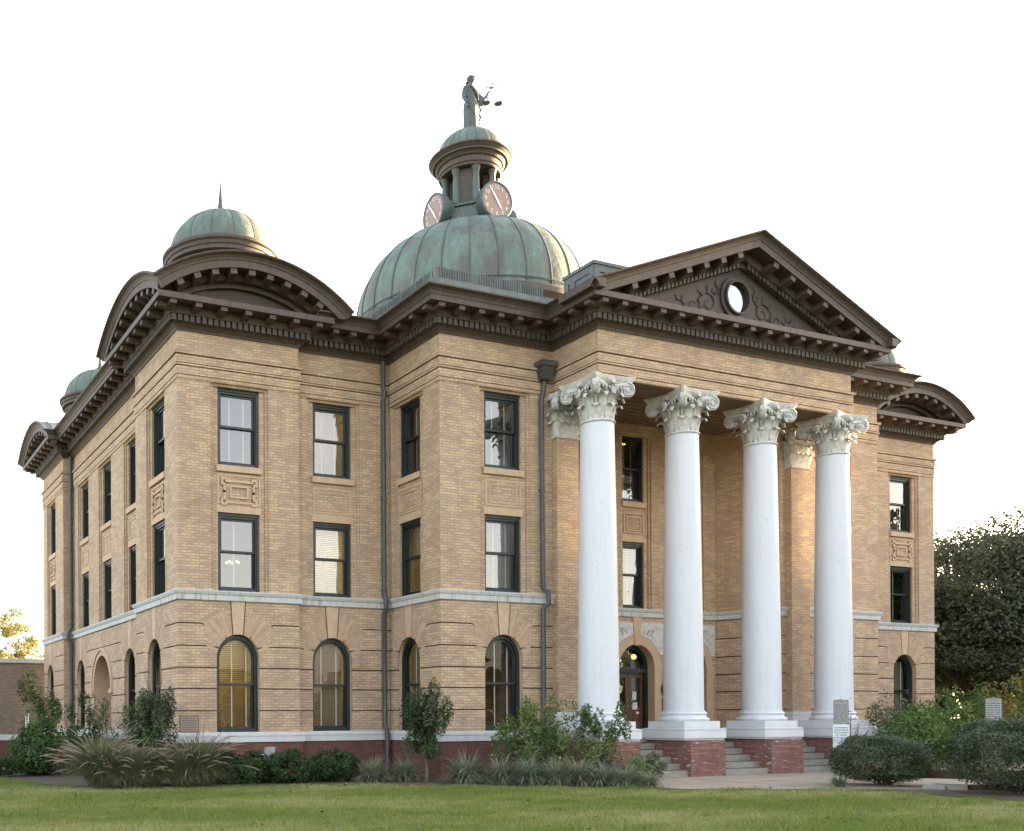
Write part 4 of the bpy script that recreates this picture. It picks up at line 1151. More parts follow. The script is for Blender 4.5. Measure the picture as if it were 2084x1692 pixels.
for k in range(5):
    a = k*2*PI/5; mb.tube([(0,0,.35),(.1*math.cos(a),.1*math.sin(a),.08),(.2*math.cos(a),.2*math.sin(a),.12)], .01, 5)
mb.tube([(0,0,.3),(0,0,1.5)], .01, 6); mb.build('arm', M['galv'], t)

# papers on the door, plaque, the odds and ends on sills
zd = ZB1-.01
for (x, z, w, h, lab) in ((14.15,2.12,.15,.23,'upper printed sheet of paper taped to the brown door'),(14.17,1.82,.18,.20,'lower printed sheet of paper taped to the brown door'),(14.27,1.62,.12,.06,'narrow white card taped to the brown door below the sheets')):
    t = empty('paper_notice', (x,-.4+.12+.195,z-h/2), lab, 'notice', 'papers taped to the door')
    mb = MB(); mb.box(-w/2,w/2,0,.002,0,h); mb.build('sheet', M['paper'], t)
    mb = MB()
    for k in range(int(h/.035)):
        l = w*(.78 if k % 3 else .5); mb.box(-w*.4,-w*.4+l,-.0012,-.0002,h-.03-k*.032,h-.022-k*.032)
    mb.build('print_lines', M['black'], t)
mb = MB(); mb.box(.02,.50,-.012,.0,1.18,1.585); pq = mb.build('cornerstone', M['plaque'], house)
mb = MB()
for s_ in ((.02,.50,1.18,1.195),(.02,.50,1.57,1.585),(.02,.035,1.195,1.57),(.485,.50,1.195,1.57)): mb.box(s_[0],s_[1],-.016,-.011,s_[2],s_[3])
for k in range(6):
    x = .075
    while x < .44:
        w = .02+.035*random.random(); mb.box(x, min(x+w,.45), -.0135, -.0115, 1.51-k*.055, 1.525-k*.055); x += w+.012
mb.build('carved_lines', M['brown2'], pq)
mb = MB(); mb.box(-.10,.10,-.04,.04,0,.05); o = mb.build('orange_case', M['orange']); o.location = (1.74,.335,1.265); tag(o, 'small orange case lying on the sill inside the lit ground floor window', 'case')
# wall plaque and emblem beside the door
t = empty('wall_plaque', (14.99,-.445,1.62), 'dark bronze plaque with a round seal above it on the wall right of the door', 'plaque')
mb = MB(); mb.box(-.13,.13,-.0,.012,0,.42); mb.build('plate', M['pipe'], t)
mb = MB(); mb.lathe([(.0,0),(.17,0),(.19,.01),(.17,.025),(.0,.025)], (0,0,0), 32); o = mb.build('seal', M['black'], t); o.rotation_euler = (PI/2,0,0); o.location = (.02,0,.70)
mb = MB(); s5 = [(.15*(1 if k%2==0 else .4)*math.sin(k*PI/5), .15*(1 if k%2==0 else .4)*math.cos(k*PI/5)) for k in range(10)]
mb.face([(.02+x,-.028,.70+z) for x, z in s5]); mb.build('star', M['ink'], t)
mb = MB(); mb.box(-.03,.06,-.03,.012,-.25,-.12); mb.build('switch_box', M['black'], t)
# ------------------------------------------------------------------ figure of Justice on the cupola
st = empty('statue', (14.22, 7.98, 23.10), 'weathered bronze robed woman statue holding up scales on top of the central dome', 'statue', rz=.25)
st.scale = (1.5, 1.5, 1.14)
mb = MB()
# robe: stacked ellipses with folds (x to her left as seen from the front, -y is her front)
rows = []
S = [(0,.20,.19,0,0),(.08,.205,.19,0,0),(.25,.195,.175,.0,0),(.5,.195,.17,.005,0),(.75,.205,.165,.01,0),(.95,.205,.155,.015,.0),(1.08,.175,.135,.01,0),(1.16,.155,.125,.005,0),(1.25,.165,.125,0,0),(1.36,.175,.125,0,0),(1.45,.185,.105,0,0),(1.52,.16,.085,0,0),(1.56,.08,.065,0,0),(1.58,.052,.05,0,0)]
for z, a, b, ox, oy in S:
    row = []
    for k in range(40):
        t = k*2*PI/40
        f = 1+(.075*math.sin(7*t+z*3.2)+.04*math.sin(13*t-z*2.1))*max(0,(1.05-z)) + (.05*math.sin(5*t+z*9) if .6 < z < 1.4 else 0)
        row.append((ox+a*f*math.cos(t), oy+b*f*math.sin(t), z))
    rows.append(row)
mb.grid(rows, 0, True, True); mb.face(rows[0]); mb.face(rows[-1])
# drapery swag across the body
for q in range(5):
    mb.tube([(-.17,-.10,.98-.05*q),(-.05,-.165,.80-.06*q),(.09,-.15,.82-.05*q),(.18,-.08,1.0-.04*q)], [.022,.034,.032,.02], 6)
for q in range(3): mb.tube([(-.15+.05*q,-.10,1.50),(-.02+.04*q,-.155,1.32),(.12,-.13,1.16-.03*q)], [.022,.028,.022], 6)
# neck and head, face turned a little to her left
mb.tube([(0,0,1.54),(.0,-.01,1.66)], [.058,.05], 12)
hd = Vector((.01,-.015,1.755))
mb.lathe([(.0,-.125),(.035,-.118),(.062,-.085),(.075,-.03),(.084,.03),(.078,.075),(.05,.11),(0,.122)], hd, 20)
mb.lathe([(.0,-.02),(.012,-.015),(.018,.0),(0,.012)], hd+Vector((.02,-.085,-.01)), 8)          # nose
mb.tube([hd+Vector((.0,-.078,-.055)), hd+Vector((.03,-.078,-.055))], .010, 6)                    # mouth
for s in (-1,1):
    mb.tube([hd+Vector((.015+s*.04-.015,-.076,.035)), hd+Vector((.015+s*.04+.015,-.076,.035))], .012, 6)   # brow
    mb.lathe([(0,-.03),(.014,-.01),(.016,.015),(0,.03)], hd+Vector((s*.085,.0,-.01)), 8)         # ears
# arms: right hangs by the side, left raised with the scales
def limb(p, r): mb.tube(p, r, 10)
limb([(-.17,.0,1.46),(-.225,.01,1.28),(-.235,.02,1.12),(-.21,-.03,.98),(-.20,-.07,.88)], [.07,.062,.05,.044,.032])
limb([(.17,.0,1.46),(.27,-.04,1.31),(.34,-.10,1.20),(.40,-.17,1.33),(.45,-.22,1.48)], [.072,.062,.052,.044,.032])
def hand(c, d, s):
    c, d, s = Vector(c), Vector(d).normalized(), Vector(s).normalized(); n = d.cross(s)
    mb.hexa([c+s*a*.035+d*b+n*e*.015 for b in (-.02,.07) for a, e in ((-1,-1),(1,-1),(1,1),(-1,1))])
    for k in range(4):
        o = c+s*(-.03+.02*k)+d*.07; l = (.065,.078,.072,.056)[k]
        mb.tube([o, o+d*l*.45+n*.006, o+d*l*.75+n*.03, o+d*l*.7+n*.055], [.0105,.01,.009,.007], 6)
    mb.tube([c-s*.035+d*.01, c-s*.06+d*.04+n*.02, c-s*.045+d*.07+n*.045], [.013,.011,.008], 6)
hand((-.20,-.07,.87), (.05,-.25,-1), (0,1,-.2)); hand((.455,-.225,1.50), (.3,-.25,1), (.6,.6,-.1))
# sleeve falling from the raised arm
rows = []
for t, w in ((0,.09),(.35,.10),(.7,.09),(1,.06)):
    c = Vector((.18,0,1.42)).lerp(Vector((.345,-.10,1.20)), t); rows.append([c+Vector((.0,-.075,.02)), c+Vector((.02,-.03,.05)), c+Vector((.02,.05,.04)), c+Vector((-.03,.06,-.10-w*1.2)), c+Vector((-.06,-.02,-.14-w*1.6)), c+Vector((-.03,-.08,-.08-w))])
mb.grid(rows, 0, True, True); mb.face(rows[0]); mb.face(rows[-1])
body = mb.build('body', M['statue'], st)
rm = body.modifiers.new('union', 'REMESH'); rm.mode = 'VOXEL'; rm.voxel_size = .011; rm.use_smooth_shade = True
sm = body.modifiers.new('soft', 'SMOOTH'); sm.factor = .4; sm.iterations = 2
mb = MB()
mb.lathe([(.06,-.03),(.09,.0),(.098,.05),(.095,.09),(.07,.135),(.03,.16),(0,.165)], hd+Vector((-.005,.015,0)), 18)
mb.lathe([(0,-.05),(.045,-.03),(.05,.02),(0,.05)], hd+Vector((-.01,.115,-.02)), 12)
mb.tube([hd+Vector((-.02,.10,-.06)), hd+Vector((-.04,.15,-.13)), hd+Vector((-.03,.19,-.14))], [.02,.014,.004], 6)
mb.tube([hd+Vector((-.08,-.045,.075)), hd+Vector((.01,-.085,.105)), hd+Vector((.09,-.04,.075))], .016, 6)
mb.build('hair', M['statue'], st)
mb = MB()
mb.tube([(-.20,-.10,.90),(-.22,-.20,.78)], .011, 6); mb.tube([(-.25,-.09,.885),(-.15,-.13,.885)], .010, 6)
mb.build('sword_hilt', M['statue'], st)
mb = MB()                                    # scales: grip, beam, two pans on chains
g = Vector((.49,-.26,1.60))
mb.tube([g-Vector((0,0,.08)), g+Vector((.01,-.01,.14)), g+Vector((.01,-.01,.20))], [.012,.016,.004], 8)
mb.tube([g+Vector((-.13,.09,.02)), g+Vector((-.06,.04,-.015)), g, g+Vector((.06,-.04,-.015)), g+Vector((.12,-.08,.03))], [.009,.014,.018,.014,.009], 6)
for q in (-1, 1):
    e = g+Vector((.125*q,-.085*q,.025)); mb.tube([e, e+Vector((.005,0,.05))], [.012,.004], 5)
    pc = e+Vector((.01*q,-.01,-.56))
    mb.lathe([(0,-.03),(.07,-.022),(.105,.0),(.112,.012),(.10,.008),(.06,-.008),(0,-.015)], pc, 20)
    for k in range(3):
        a = k*2*PI/3; mb.tube([e, pc+Vector((.105*math.cos(a), .105*math.sin(a), .01))], .0065, 4)
mb.build('scales', M['statue'], st)
mb = MB()
mb.tube([(.20,-.08,.98),(.255,-.10,.84),(.215,-.09,.72),(.25,-.10,.58),(.205,-.09,.46),(.22,-.10,.32)], [.02,.03,.022,.03,.022,.008], 6)
mb.build('sash', M['statue'], st)
mb = MB(); mb.lathe([(.24,-.04),(.26,0),(.22,.015),(0,.02)], (0,0,0), 24); mb.build('foot_block', M['statue'], st)
# ------------------------------------------------------------------ ground
def unit(v): return v/np.maximum(np.linalg.norm(v, axis=1, keepdims=True), 1e-9)
def leaf_quads(C, size, aspect=.5, out=None, bias=.6, droop=0.):
    n = len(C); nrm = rng.normal(size=(n,3))
    if out is not None: nrm = nrm*(1-bias)+out*bias
    nrm[:,2] = np.abs(nrm[:,2])*.9+.15; nrm = unit(nrm)
    t = unit(np.cross(nrm, unit(rng.normal(size=(n,3))))); b = np.cross(nrm, t)
    s = (np.asarray(size)*rng.uniform(.65,1.35,n))[:,None] if np.ndim(size) == 0 else size[:,None]
    t[:,2] -= droop
    return np.stack([C-t*s*.5, C+b*s*aspect*.5+t*s*.05, C+t*s*.5, C-b*s*aspect*.5+t*s*.05], 1)
def in_poly(P, poly):
    x, y = P[:,0], P[:,1]; r = np.zeros(len(P), bool)
    for (x0,y0),(x1,y1) in zip(poly, poly[1:]+poly[:1]):
        c = ((y0 > y) != (y1 > y)) & (x < (x1-x0)*(y-y0)/((y1-y0) or 1e-9)+x0); r ^= c
    return r
def scatter(poly, n):
    a = np.array(poly); lo, hi = a.min(0), a.max(0); out = np.zeros((0,2))
    while len(out) < n:
        p = rng.uniform(lo, hi, (n*2,2)); out = np.vstack([out, p[in_poly(p, poly)]])
    return out[:n]
def sheet(name, poly, z, m):
    mb = MB(); mb.face([(x,y,z) for x, y in poly]); return tag(mb.build(name, m), kind='structure')
def lawn_mat():
    m, nt, b = mat('lawn')
    v = coords(nt)
    c = mixc(nt, noise(nt, v, .55, 6, .65, .35, .65), (.15,.19,.05), (.215,.24,.075))
    c = mixc(nt, noise(nt, coords(nt, (1,3,1)), 1.1, 5, .6, .5, .75), c, (.23,.21,.095))
    c = mixc(nt, noise(nt, v, 38, 3, .7, .3, .7), c, (.5,.5,.45), 'MULTIPLY')
    lk(nt, c, b.inputs['Base Color']); b.inputs['Roughness'].default_value = .9
    bump(nt, b, noise(nt, v, 60, 3, .7, .2, .8), .9, .03); return m
M['lawn'] = lawn_mat()
M['mulch'] = plain('bark_mulch', (.055,.036,.025), .95, (.11,.08,.058), 26, .8, None, .02)
gr = MB(); gr.face([(-400,-400,-.012),(400,-400,-.012),(400,400,-.012),(-400,400,-.012)])
tag(gr.build('ground', M['lawn']), kind='structure')
plaza = [(8.25,-2.4),(8.45,-7.35),(11.1,-8.72),(13.2,-9.9),(17.5,-10.6),(34,-10.6),(34,-3.2),(20,-2.4)]
bedL = [(-8,6.5),(-8,4.7),(-3.7,3.2),(-2.7,-2.0),(-1.4,-2.35),(.6,-2.3),(3,-2.9),(5.0,-4.3),(5.5,-4.75),(8.4,-7.35),(8.28,-2.0),(6,0),(0,1),(.2,16.3),(-8,16.3)]
bedR = [(11.1,-8.74),(11.6,-9.6),(11.3,-12.4),(20,-14.5),(20,-10.62),(17.5,-10.62),(13.2,-9.92)]
sheet('plaza', plaza, .004, M['concrete'])
def ragged(poly, keep, amp=.13):
    out = []
    for k, ((x0,y0),(x1,y1)) in enumerate(zip(poly, poly[1:]+poly[:1])):
        if k in keep: out.append((x0,y0)); continue
        m = max(1, int(math.hypot(x1-x0,y1-y0)/.22))
        for q in range(m): out.append((x0+(x1-x0)*q/m+random.uniform(-amp,amp)*(q > 0), y0+(y1-y0)*q/m+random.uniform(-amp,amp)*(q > 0)))
    return out
bedL = ragged(bedL, (0,9,10,11,12,13,14)); bedR = ragged(bedR, (2,3,4,5,6))
sheet('planting_bed', bedL, .008, M['mulch']); sheet('planting_bed', bedR, .008, M['mulch'])
mb = MB()                                     # joints in the paving and its kerb line
for x in (11.2,13.9,16.6,19.3): mb.box(x,x+.012,-8.2,-4.3,.0,.0065)
mb.box(8.5,19.3,-6.2,-6.188,.0,.006)
tag(mb.build('plaza_joints', M['mulch']), kind='structure')
lawn_poly = [(-7.5,-9.6),(-1,-12.4),(6.6,-16),(15,-17.5),(16,-13.6),(11.5,-12.0),(11.7,-9.5),(11.1,-8.6),(8.6,-7.2),(5.6,-4.6),(5.1,-4.1),(3,-2.7),(.6,-2.1),(-1.4,-2.15),(-2.5,-1.8),(-3.5,3.4),(-9,5.2),(-11,-4)]
P = scatter(lawn_poly, 240000)
P = P[~(in_poly(P, bedL) | in_poly(P, bedR) | in_poly(P, plaza))]
for pl_, n_ in ((bedL, 60000), (bedR, 15000), (plaza, 60000)):    # tufts that creep over the edge of the lawn
    q = scatter(pl_, n_); e = np.array(pl_); near = np.zeros(len(q), bool)
    for (x0,y0),(x1,y1) in zip(pl_, pl_[1:]+pl_[:1]):
        dx, dy = x1-x0, y1-y0; t = np.clip(((q[:,0]-x0)*dx+(q[:,1]-y0)*dy)/(dx*dx+dy*dy+1e-9), 0, 1)
        near |= np.hypot(q[:,0]-x0-t*dx, q[:,1]-y0-t*dy) < .05+.10*(np.sin(q[:,0]*9)*np.sin(q[:,1]*7) > .2)
    P = np.vstack([P, q[near & in_poly(q, [(-9,-20),(14,-20),(12.2,-8.5),(8.6,-7.0),(4.8,-3.9),(0,-2),(-2.6,-1.6),(-3.4,3.5),(-9,5.2)])]])
n = len(P)
a = rng.uniform(0, 2*PI, n); h = rng.uniform(.018,.05,n); w = rng.uniform(.005,.009,n)
h *= 1+.9*np.clip(np.sin(P[:,0]*2.3+np.sin(P[:,1]*1.9)*2)*np.sin(P[:,1]*2.9+np.sin(P[:,0]*1.3)*2), -.6, 1); h *= np.where(rng.uniform(size=n) < .03, 1.8, 1)
ln = rng.normal(0, .5, (n,2))*h[:,None]
B = np.column_stack([P, np.full(n,-.012)]); S = np.column_stack([np.cos(a)*w, np.sin(a)*w, np.zeros(n)])
V = np.stack([B-S, B+S, B+np.column_stack([ln, h+.012])], 1)
pt = .9*np.sin(P[:,0]*3.1+np.sin(P[:,1]*4.3)*1.3)*np.sin(P[:,1]*6.1)+np.sin(P[:,0]*.9+np.sin(P[:,1]*.7)*1.7)+np.sin(P[:,1]*1.6+P[:,0]*.4)+rng.normal(0,.9,n)
mi = np.where(pt > 1.5, 2, np.where(pt > 0, 1, 0))
M['turf_a'] = foliage('turf_green', (.135,.185,.040), (.185,.225,.055), .25, .7)
M['turf_b'] = foliage('turf_light', (.21,.245,.06), (.25,.265,.085), .25, .7)
M['turf_c'] = foliage('turf_straw', (.36,.34,.17), (.31,.30,.13), .25, .7)
tag(mesh_from_quads('lawn_grass', V, [M['turf_a'],M['turf_b'],M['turf_c']], mi), 'short green mown grass with pale dry patches across the lawn', 'grass', kind='stuff')
# dry leaves lying on lawn and beds
P = np.vstack([scatter(lawn_poly, 520), scatter([(2.2,-3.6),(4.6,-3.8),(4.8,-4.6),(2.5,-4.4)], 60), scatter(bedL, 500)])
C = np.column_stack([P, np.full(len(P), .035)])
M['dry'] = foliage('dry_leaf', (.16,.09,.045), (.1,.055,.03), .1)
tag(mesh_from_quads('fallen_leaves', leaf_quads(C, .075, .6, np.array([[0,0,1]]), .8), M['dry']), 'scattered brown fallen leaves on lawn and mulch', 'leaves', kind='stuff')

# ------------------------------------------------------------------ planting
LM = ['leaf_dk','leaf_md','leaf_lt']
def bush(name, x, y, rx, ry, h, z0, n, size, mats, label, cat='shrub', group=None, clumps=26, shell=.75, sharp=.35, stems=5, aspect=.5, stem_h=None, lean=(0,0), weights=None, flowers=0):
    """rounded or ragged shrub: leaf clumps spread through an ellipsoid over a few stems"""
    t = empty(name, (x,y,0), label, cat, group)
    u = unit(rng.normal(size=(clumps,3))); rad = rng.uniform(shell,1.0,clumps)**.8
    cc = u*rad[:,None]; cc[:,2] = cc[:,2]*.5+.5
    cs = rng.uniform(.6,1.25,clumps)*sharp
    k = rng.integers(0,clumps,n); d = unit(rng.normal(size=(n,3)))*(rng.uniform(.35,1,n)**.6)[:,None]
    loc = cc[k]+d*cs[k][:,None]*np.array([1,1,.75])
    loc[:,2] = np.clip(loc[:,2], .0, 1.25)
    C = loc*np.array([rx,ry,h-z0])+np.array([0,0,z0]); C[:,0] += lean[0]*loc[:,2]; C[:,1] += lean[1]*loc[:,2]
    if sharp < .2:                       # clipped: a dense skin of leaves over a filled body
        u2 = unit(rng.normal(size=(n,3))); u2[:,2] = np.abs(u2[:,2])*np.where(rng.uniform(size=n) < .8, 1, -.6)
        lump = 1+.05*np.sin(u2[:,0]*7+x)*np.sin(u2[:,1]*6+2)+.04*np.sin(u2[:,2]*11+u2[:,0]*5)
        rr_ = (1-.32*rng.uniform(0,1,n)**2)*lump*(1+.05*rng.normal(size=n).clip(-1,2))
        u2[:,2] = np.sign(u2[:,2])*np.abs(u2[:,2])**.8
        C = u2*rr_[:,None]*np.array([rx,ry,(h-z0)*.56])+np.array([0,0,z0+(h-z0)*.44]); C[:,2] = np.maximum(C[:,2], .02)
        k = (np.floor((u2[:,0]*3+5))*7+np.floor(u2[:,1]*3+5)*3+np.floor(u2[:,2]*3+5)).astype(int) % clumps
    out = unit(C-np.array([0,0,z0+(h-z0)*.4]))
    cm = rng.integers(0,len(mats),clumps) if weights is None else rng.choice(len(mats), clumps, p=weights)
    mi = np.where(rng.uniform(size=n) < .7, cm[k], rng.integers(0,len(mats),n))
    mesh_from_quads('foliage', leaf_quads(C, size, aspect, out, .45), [M[m] for m in mats], mi, t)
    mb = MB()
    for s in range(stems):
        j = rng.integers(0,clumps); e = cc[j]*np.array([rx,ry,h-z0])*.95+np.array([lean[0]*cc[j][2],lean[1]*cc[j][2],z0]); b = np.array([rng.normal(0,.05),rng.normal(0,.05),0 if not stem_h else stem_h*1.2])
        m_ = (b+e)/2+np.array([rng.normal(0,.05),rng.normal(0,.05),.08])
        mb.tube([b, m_, e], [.011+.008*h/2,.008+.004*h/2,.004], 6)
    if stem_h: mb.tube([(0,0,0),(.02,.01,stem_h*.5),(0,.02,stem_h*1.4)], [.05,.042,.03], 8)
    mb.build('stem', M['stem'], t)
    if flowers:
        f = rng.integers(0,n,flowers); F = C[f]+out[f]*.05
        q = np.concatenate([leaf_quads(F+rng.normal(0,.022,F.shape), .06, .8) for _ in range(5)])
        for j in range(flowers): mesh_from_quads('flower', q[j::flowers], M['yellow'], None, t)
    return t
def tuft(name, x, y, r, h, n, mats, label, cat='grass clump', group=None, plumes=0, width=.012, arch=1.0):
    """arching blades from one crown"""
    t = tag(empty(name, (x,y,0), label, cat, group), kind='thing')
    Q = []; mi = []
    def arcs(n, L0, L1, t0, t1, k0, k1, seg):
        """blades that start steep or leaning and bend over along their length"""
        a = rng.uniform(0,2*PI,n); L_ = rng.uniform(L0,L1,n); th = rng.uniform(t0,t1,n); kp = rng.uniform(k0,k1,n)
        P = np.column_stack([rng.normal(0,.07*r+.015,n), rng.normal(0,.07*r+.015,n), np.zeros(n)]); out = [P.copy()]
        for k in range(seg):
            s_ = (k+.5)/seg; ang = th+kp*s_**1.4
            P = P+np.column_stack([np.cos(a)*np.sin(ang), np.sin(a)*np.sin(ang), np.cos(ang)])*(L_/seg)[:,None]
            P[:,2] = np.maximum(P[:,2], .012); out.append(P.copy())
        return a, out
    def blades(n, r, h, w, mi_, seg=7):
        a, O_ = arcs(n, .6*h*1.25, 1.05*h*1.3, .03, .75*arch, .5, 2.1, seg)
        T = np.column_stack([-np.sin(a), np.cos(a), np.zeros(n)])
        for k in range(seg):
            w0, w1 = w*(1-(k/seg)**2*.9), w*(1-((k+1)/seg)**2*.9)
            Q.append(np.stack([O_[k]-T*w0, O_[k]+T*w0, O_[k+1]+T*w1, O_[k+1]-T*w1], 1)); mi.append(np.full(n, mi_))
    m1 = int(n*.62); blades(m1, r, h, width/2, 0); blades(n-m1, r*.9, h*.85, width/2, 1)
    mesh_from_quads('blades', np.concatenate(Q), [M[m] for m in mats[:2]], np.concatenate(mi), t)
    if plumes:
        Q = []; n = plumes; seg = 10
        a, O_ = arcs(n, 1.15*h, 1.55*h, .05, .85, .5, 1.7, seg)
        T = np.column_stack([-np.sin(a), np.cos(a), np.zeros(n)]); Z = np.array([[0,0,1.]])
        for k in range(seg):
            f = lambda s_: .003 if s_ < .68 else .003+.011*math.sin((s_-.68)/.32*PI)
            w0, w1 = f(k/seg), f((k+1)/seg)
            for D in (T, Z): Q.append(np.stack([O_[k]-D*w0, O_[k]+D*w0, O_[k+1]+D*w1, O_[k+1]-D*w1], 1))
        mesh_from_quads('plume', np.concatenate(Q), M['plume'], None, t)
    return t

# left of the building
bush('hedge', -4.6, 3.9, 2.3, .55, .55, 0, 16000, .07, ['leaf_dk','leaf_dk','leaf_md'], 'low clipped dark hedge at the left edge of the lawn', 'hedge', clumps=90, sharp=.18, shell=.4)
bush('leafy_shrub', -2.15, 4.3, 1.05, .9, 1.35, 0, 9500, .095, ['leaf_dk','leaf_md','leaf_md'], 'wide dark green shrub between the hedge and the plumed grasses', clumps=40, sharp=.34, flowers=5)
bush('flowering_shrub', -1.45, 8.2, .65, .6, 2.75, .5, 2600, .11, ['leaf_md','leaf_lt','leaf_dk'], 'tall leggy yellow flowered shrub leaning left at the far corner of the building', clumps=20, sharp=.3, lean=(-.55,-.2), flowers=14, stems=8, aspect=.35)
bush('flowering_shrub', -.95, 6.0, .6, .6, 2.15, .3, 2000, .10, ['leaf_dk','leaf_md'], 'thin dark shrub against the left side between two ground floor arches', clumps=18, sharp=.3, stems=7, aspect=.35, flowers=3)
bush('flowering_shrub', -.65, 3.9, .55, .5, 2.0, .3, 1500, .09, ['leaf_md','leaf_dk','leaf_gr'], 'sparse feathery shrub in front of the arched side doorway', clumps=18, sharp=.28, stems=9, aspect=.3)
def small_tree(x, y, w, h, z0, lab, n=11000):
    t = bush('young_tree', x, y, w, w, h, z0, n, .062, ['leaf_dk','leaf_dk','leaf_md','leaf_gr'], lab, 'small tree', 'small dark trees by the brick corners', clumps=44, shell=.25, sharp=.30, stems=9, stem_h=z0, aspect=.5)
    m = MB()
    for k in range(7):
        a = rng.uniform(0,2*PI); r = rng.uniform(.2,.6)*w; p0 = Vector((math.cos(a)*r*.5, math.sin(a)*r*.5, h*.75)); p1 = Vector((math.cos(a)*r*1.25, math.sin(a)*r*1.25, h*rng.uniform(1.0,1.18)))
        m.tube([p0, (p0+p1)/2+Vector((.02,0,.05)), p1], [.012,.008,.003], 5)
    m.build('branch', M['stem'], t)
    return t
small_tree(-.80, -.65, .66, 2.30, .50, 'small dark leafy tree at the near left corner of the building')
small_tree(5.10, -2.95, .60, 2.22, .55, 'small dark leafy tree with bare trunk between the downpipe and the projecting block', 9500)
for k, (x, y, r, h, pl, lab) in enumerate(((-2.25,-1.25,1.05,1.25,130,'largest plumed grass clump, leftmost in front of the corner'),(-1.15,-1.45,.75,1.0,70,'middle plumed grass clump between the two larger ones'),(-.05,-1.45,.95,1.22,75,'right hand plumed grass clump beside the low evergreen shrubs'),(-1.72,-1.72,.7,.92,45,'short plumed grass clump at the front, nearest the largest clump'),(-.55,-1.78,.66,.85,35,'short plumed grass clump at the front, left of the right hand clump'))):
    tuft('plumed_grass_clump', x, y, r, h*.86, 7000, ['blade_a','blade_b'], lab, 'grass clump', 'plumed grasses at the corner', pl, .008)
for x, y, r, h, lab in ((.95,-1.45,.72,.72,'leftmost of the three low dark shrubs, next to the plumed grass'),(2.10,-1.75,.74,.70,'middle of the three low dark shrubs, under the recessed bay'),(3.22,-1.85,.62,.68,'rightmost of the three low dark shrubs, left of the downpipe')):
    bush('low_shrub', x, y, r, r*.8, h, 0, 13000, .062, ['leaf_dk','leaf_dk','leaf_md'], lab, 'shrub', 'low dark shrubs by the red base', clumps=60, sharp=.26, shell=.7)
tl = [(3.95,-2.45,.55,.62,'pale grassy tuft at the foot of the downpipe'),(4.70,-2.65,.62,.66,'pale grassy tuft left of the small tree trunk'),(5.60,-3.85,.7,.70,'leftmost strappy tuft of the row, in front of the block corner'),(6.10,-4.40,.62,.62,'strappy tuft second from the left of the row along the lawn'),(6.55,-4.80,.66,.66,'strappy tuft third from the left of the row along the lawn'),(6.95,-5.20,.62,.62,'strappy tuft in the middle of the row, below the yellow flowered shrub'),(7.35,-5.55,.66,.66,'strappy tuft fourth from the right of the row along the lawn'),(7.65,-5.90,.6,.54,'strappy tuft third from the right of the row along the lawn'),(7.95,-6.30,.55,.46,'strappy tuft second from the right of the row along the lawn'),(8.1,-6.75,.42,.38,'rightmost strappy tuft of the row, nearest the paving')]
for k, (x, y, r, h, lab) in enumerate(tl):
    tuft('strappy_tuft', x, y, r, h*rng.uniform(.9,1.1), 640, ['liriope','blade_b' if k < 2 or k % 3 == 0 else 'liriope'], lab, 'grass tuft', 'strappy tufts edging the bed', 0, .022, 1.35)
bush('flowering_shrub', 7.45, -4.1, 1.1, .9, 2.1, .1, 7000, .10, ['leaf_wi','leaf_lt','leaf_md'], 'big yellow flowered shrub under the ground floor window of the projecting block', 'shrub', clumps=44, sharp=.24, shell=.35, stems=22, aspect=.3, flowers=12)
bush('flowering_shrub', 8.5, -4.95, .72, .65, 1.95, .1, 3400, .10, ['leaf_wi','leaf_md','leaf_lt'], 'open leggy shrub in front of the first column pedestal', 'shrub', clumps=30, sharp=.22, shell=.3, stems=24, aspect=.3, flowers=6)
bush('flowering_shrub', 8.85, -5.75, .72, .55, .68, 0, 4000, .075, ['leaf_gr','leaf_wi'], 'low ragged grey green shrub at the edge of the paving beside the steps', 'shrub', clumps=26, sharp=.3, shell=.3, stems=12, aspect=.36, flowers=2)
# right of the portico
bush('round_shrub', 13.03, -8.36, .95, .95, 1.06, 0, 24000, .062, ['leaf_gr','leaf_dk','leaf_gr'], 'clipped round grey green shrub beside the paving, left of the two', 'shrub', 'clipped round shrubs', clumps=130, sharp=.17, shell=.8, stems=16, aspect=.35)
bush('round_shrub', 12.95, -11.05, 1.12, 1.08, 1.42, 0, 30000, .062, ['leaf_gr','leaf_dk','leaf_gr'], 'larger clipped grey green shrub at the right edge of the lawn', 'shrub', 'clipped round shrubs', clumps=140, sharp=.17, shell=.8, stems=16, aspect=.35)
tuft('strappy_tuft', 11.75, -8.35, .28, .3, 160, ['liriope','blade_a'], 'small green tuft at the foot of the left round shrub', 'grass tuft', None, 0, .02)
bush('leafy_shrub', 17.6, -6.2, 1.25, 1.1, 1.75, 0, 4800, .12, ['leaf_md','leaf_lt','leaf_lt'], 'bright green leafy shrub behind the left round shrub', clumps=34, sharp=.34, shell=.4, aspect=.4)
bush('leafy_shrub', 19.3, -4.4, .95, .9, 2.15, .1, 4200, .075, ['leaf_gr','leaf_dk','leaf_md'], 'dark shrub below the ground floor arch of the right pavilion', clumps=34, sharp=.3, shell=.35)
bush('leafy_shrub', 22.0, -4.2, 1.5, 1.2, 2.15, 0, 5200, .12, ['leaf_md','leaf_lt','leaf_md'], 'broad green shrub by the far right corner of the building', clumps=40, sharp=.32, shell=.35, aspect=.4, flowers=10)
bush('leafy_shrub', 26.6, -3.6, 1.8, 1.4, 2.9, 0, 5200, .14, ['leaf_lt','leaf_gd','leaf_md'], 'sunlit yellow green shrub under the oak beyond the sign', clumps=40, sharp=.32, shell=.35, aspect=.4, flowers=24)
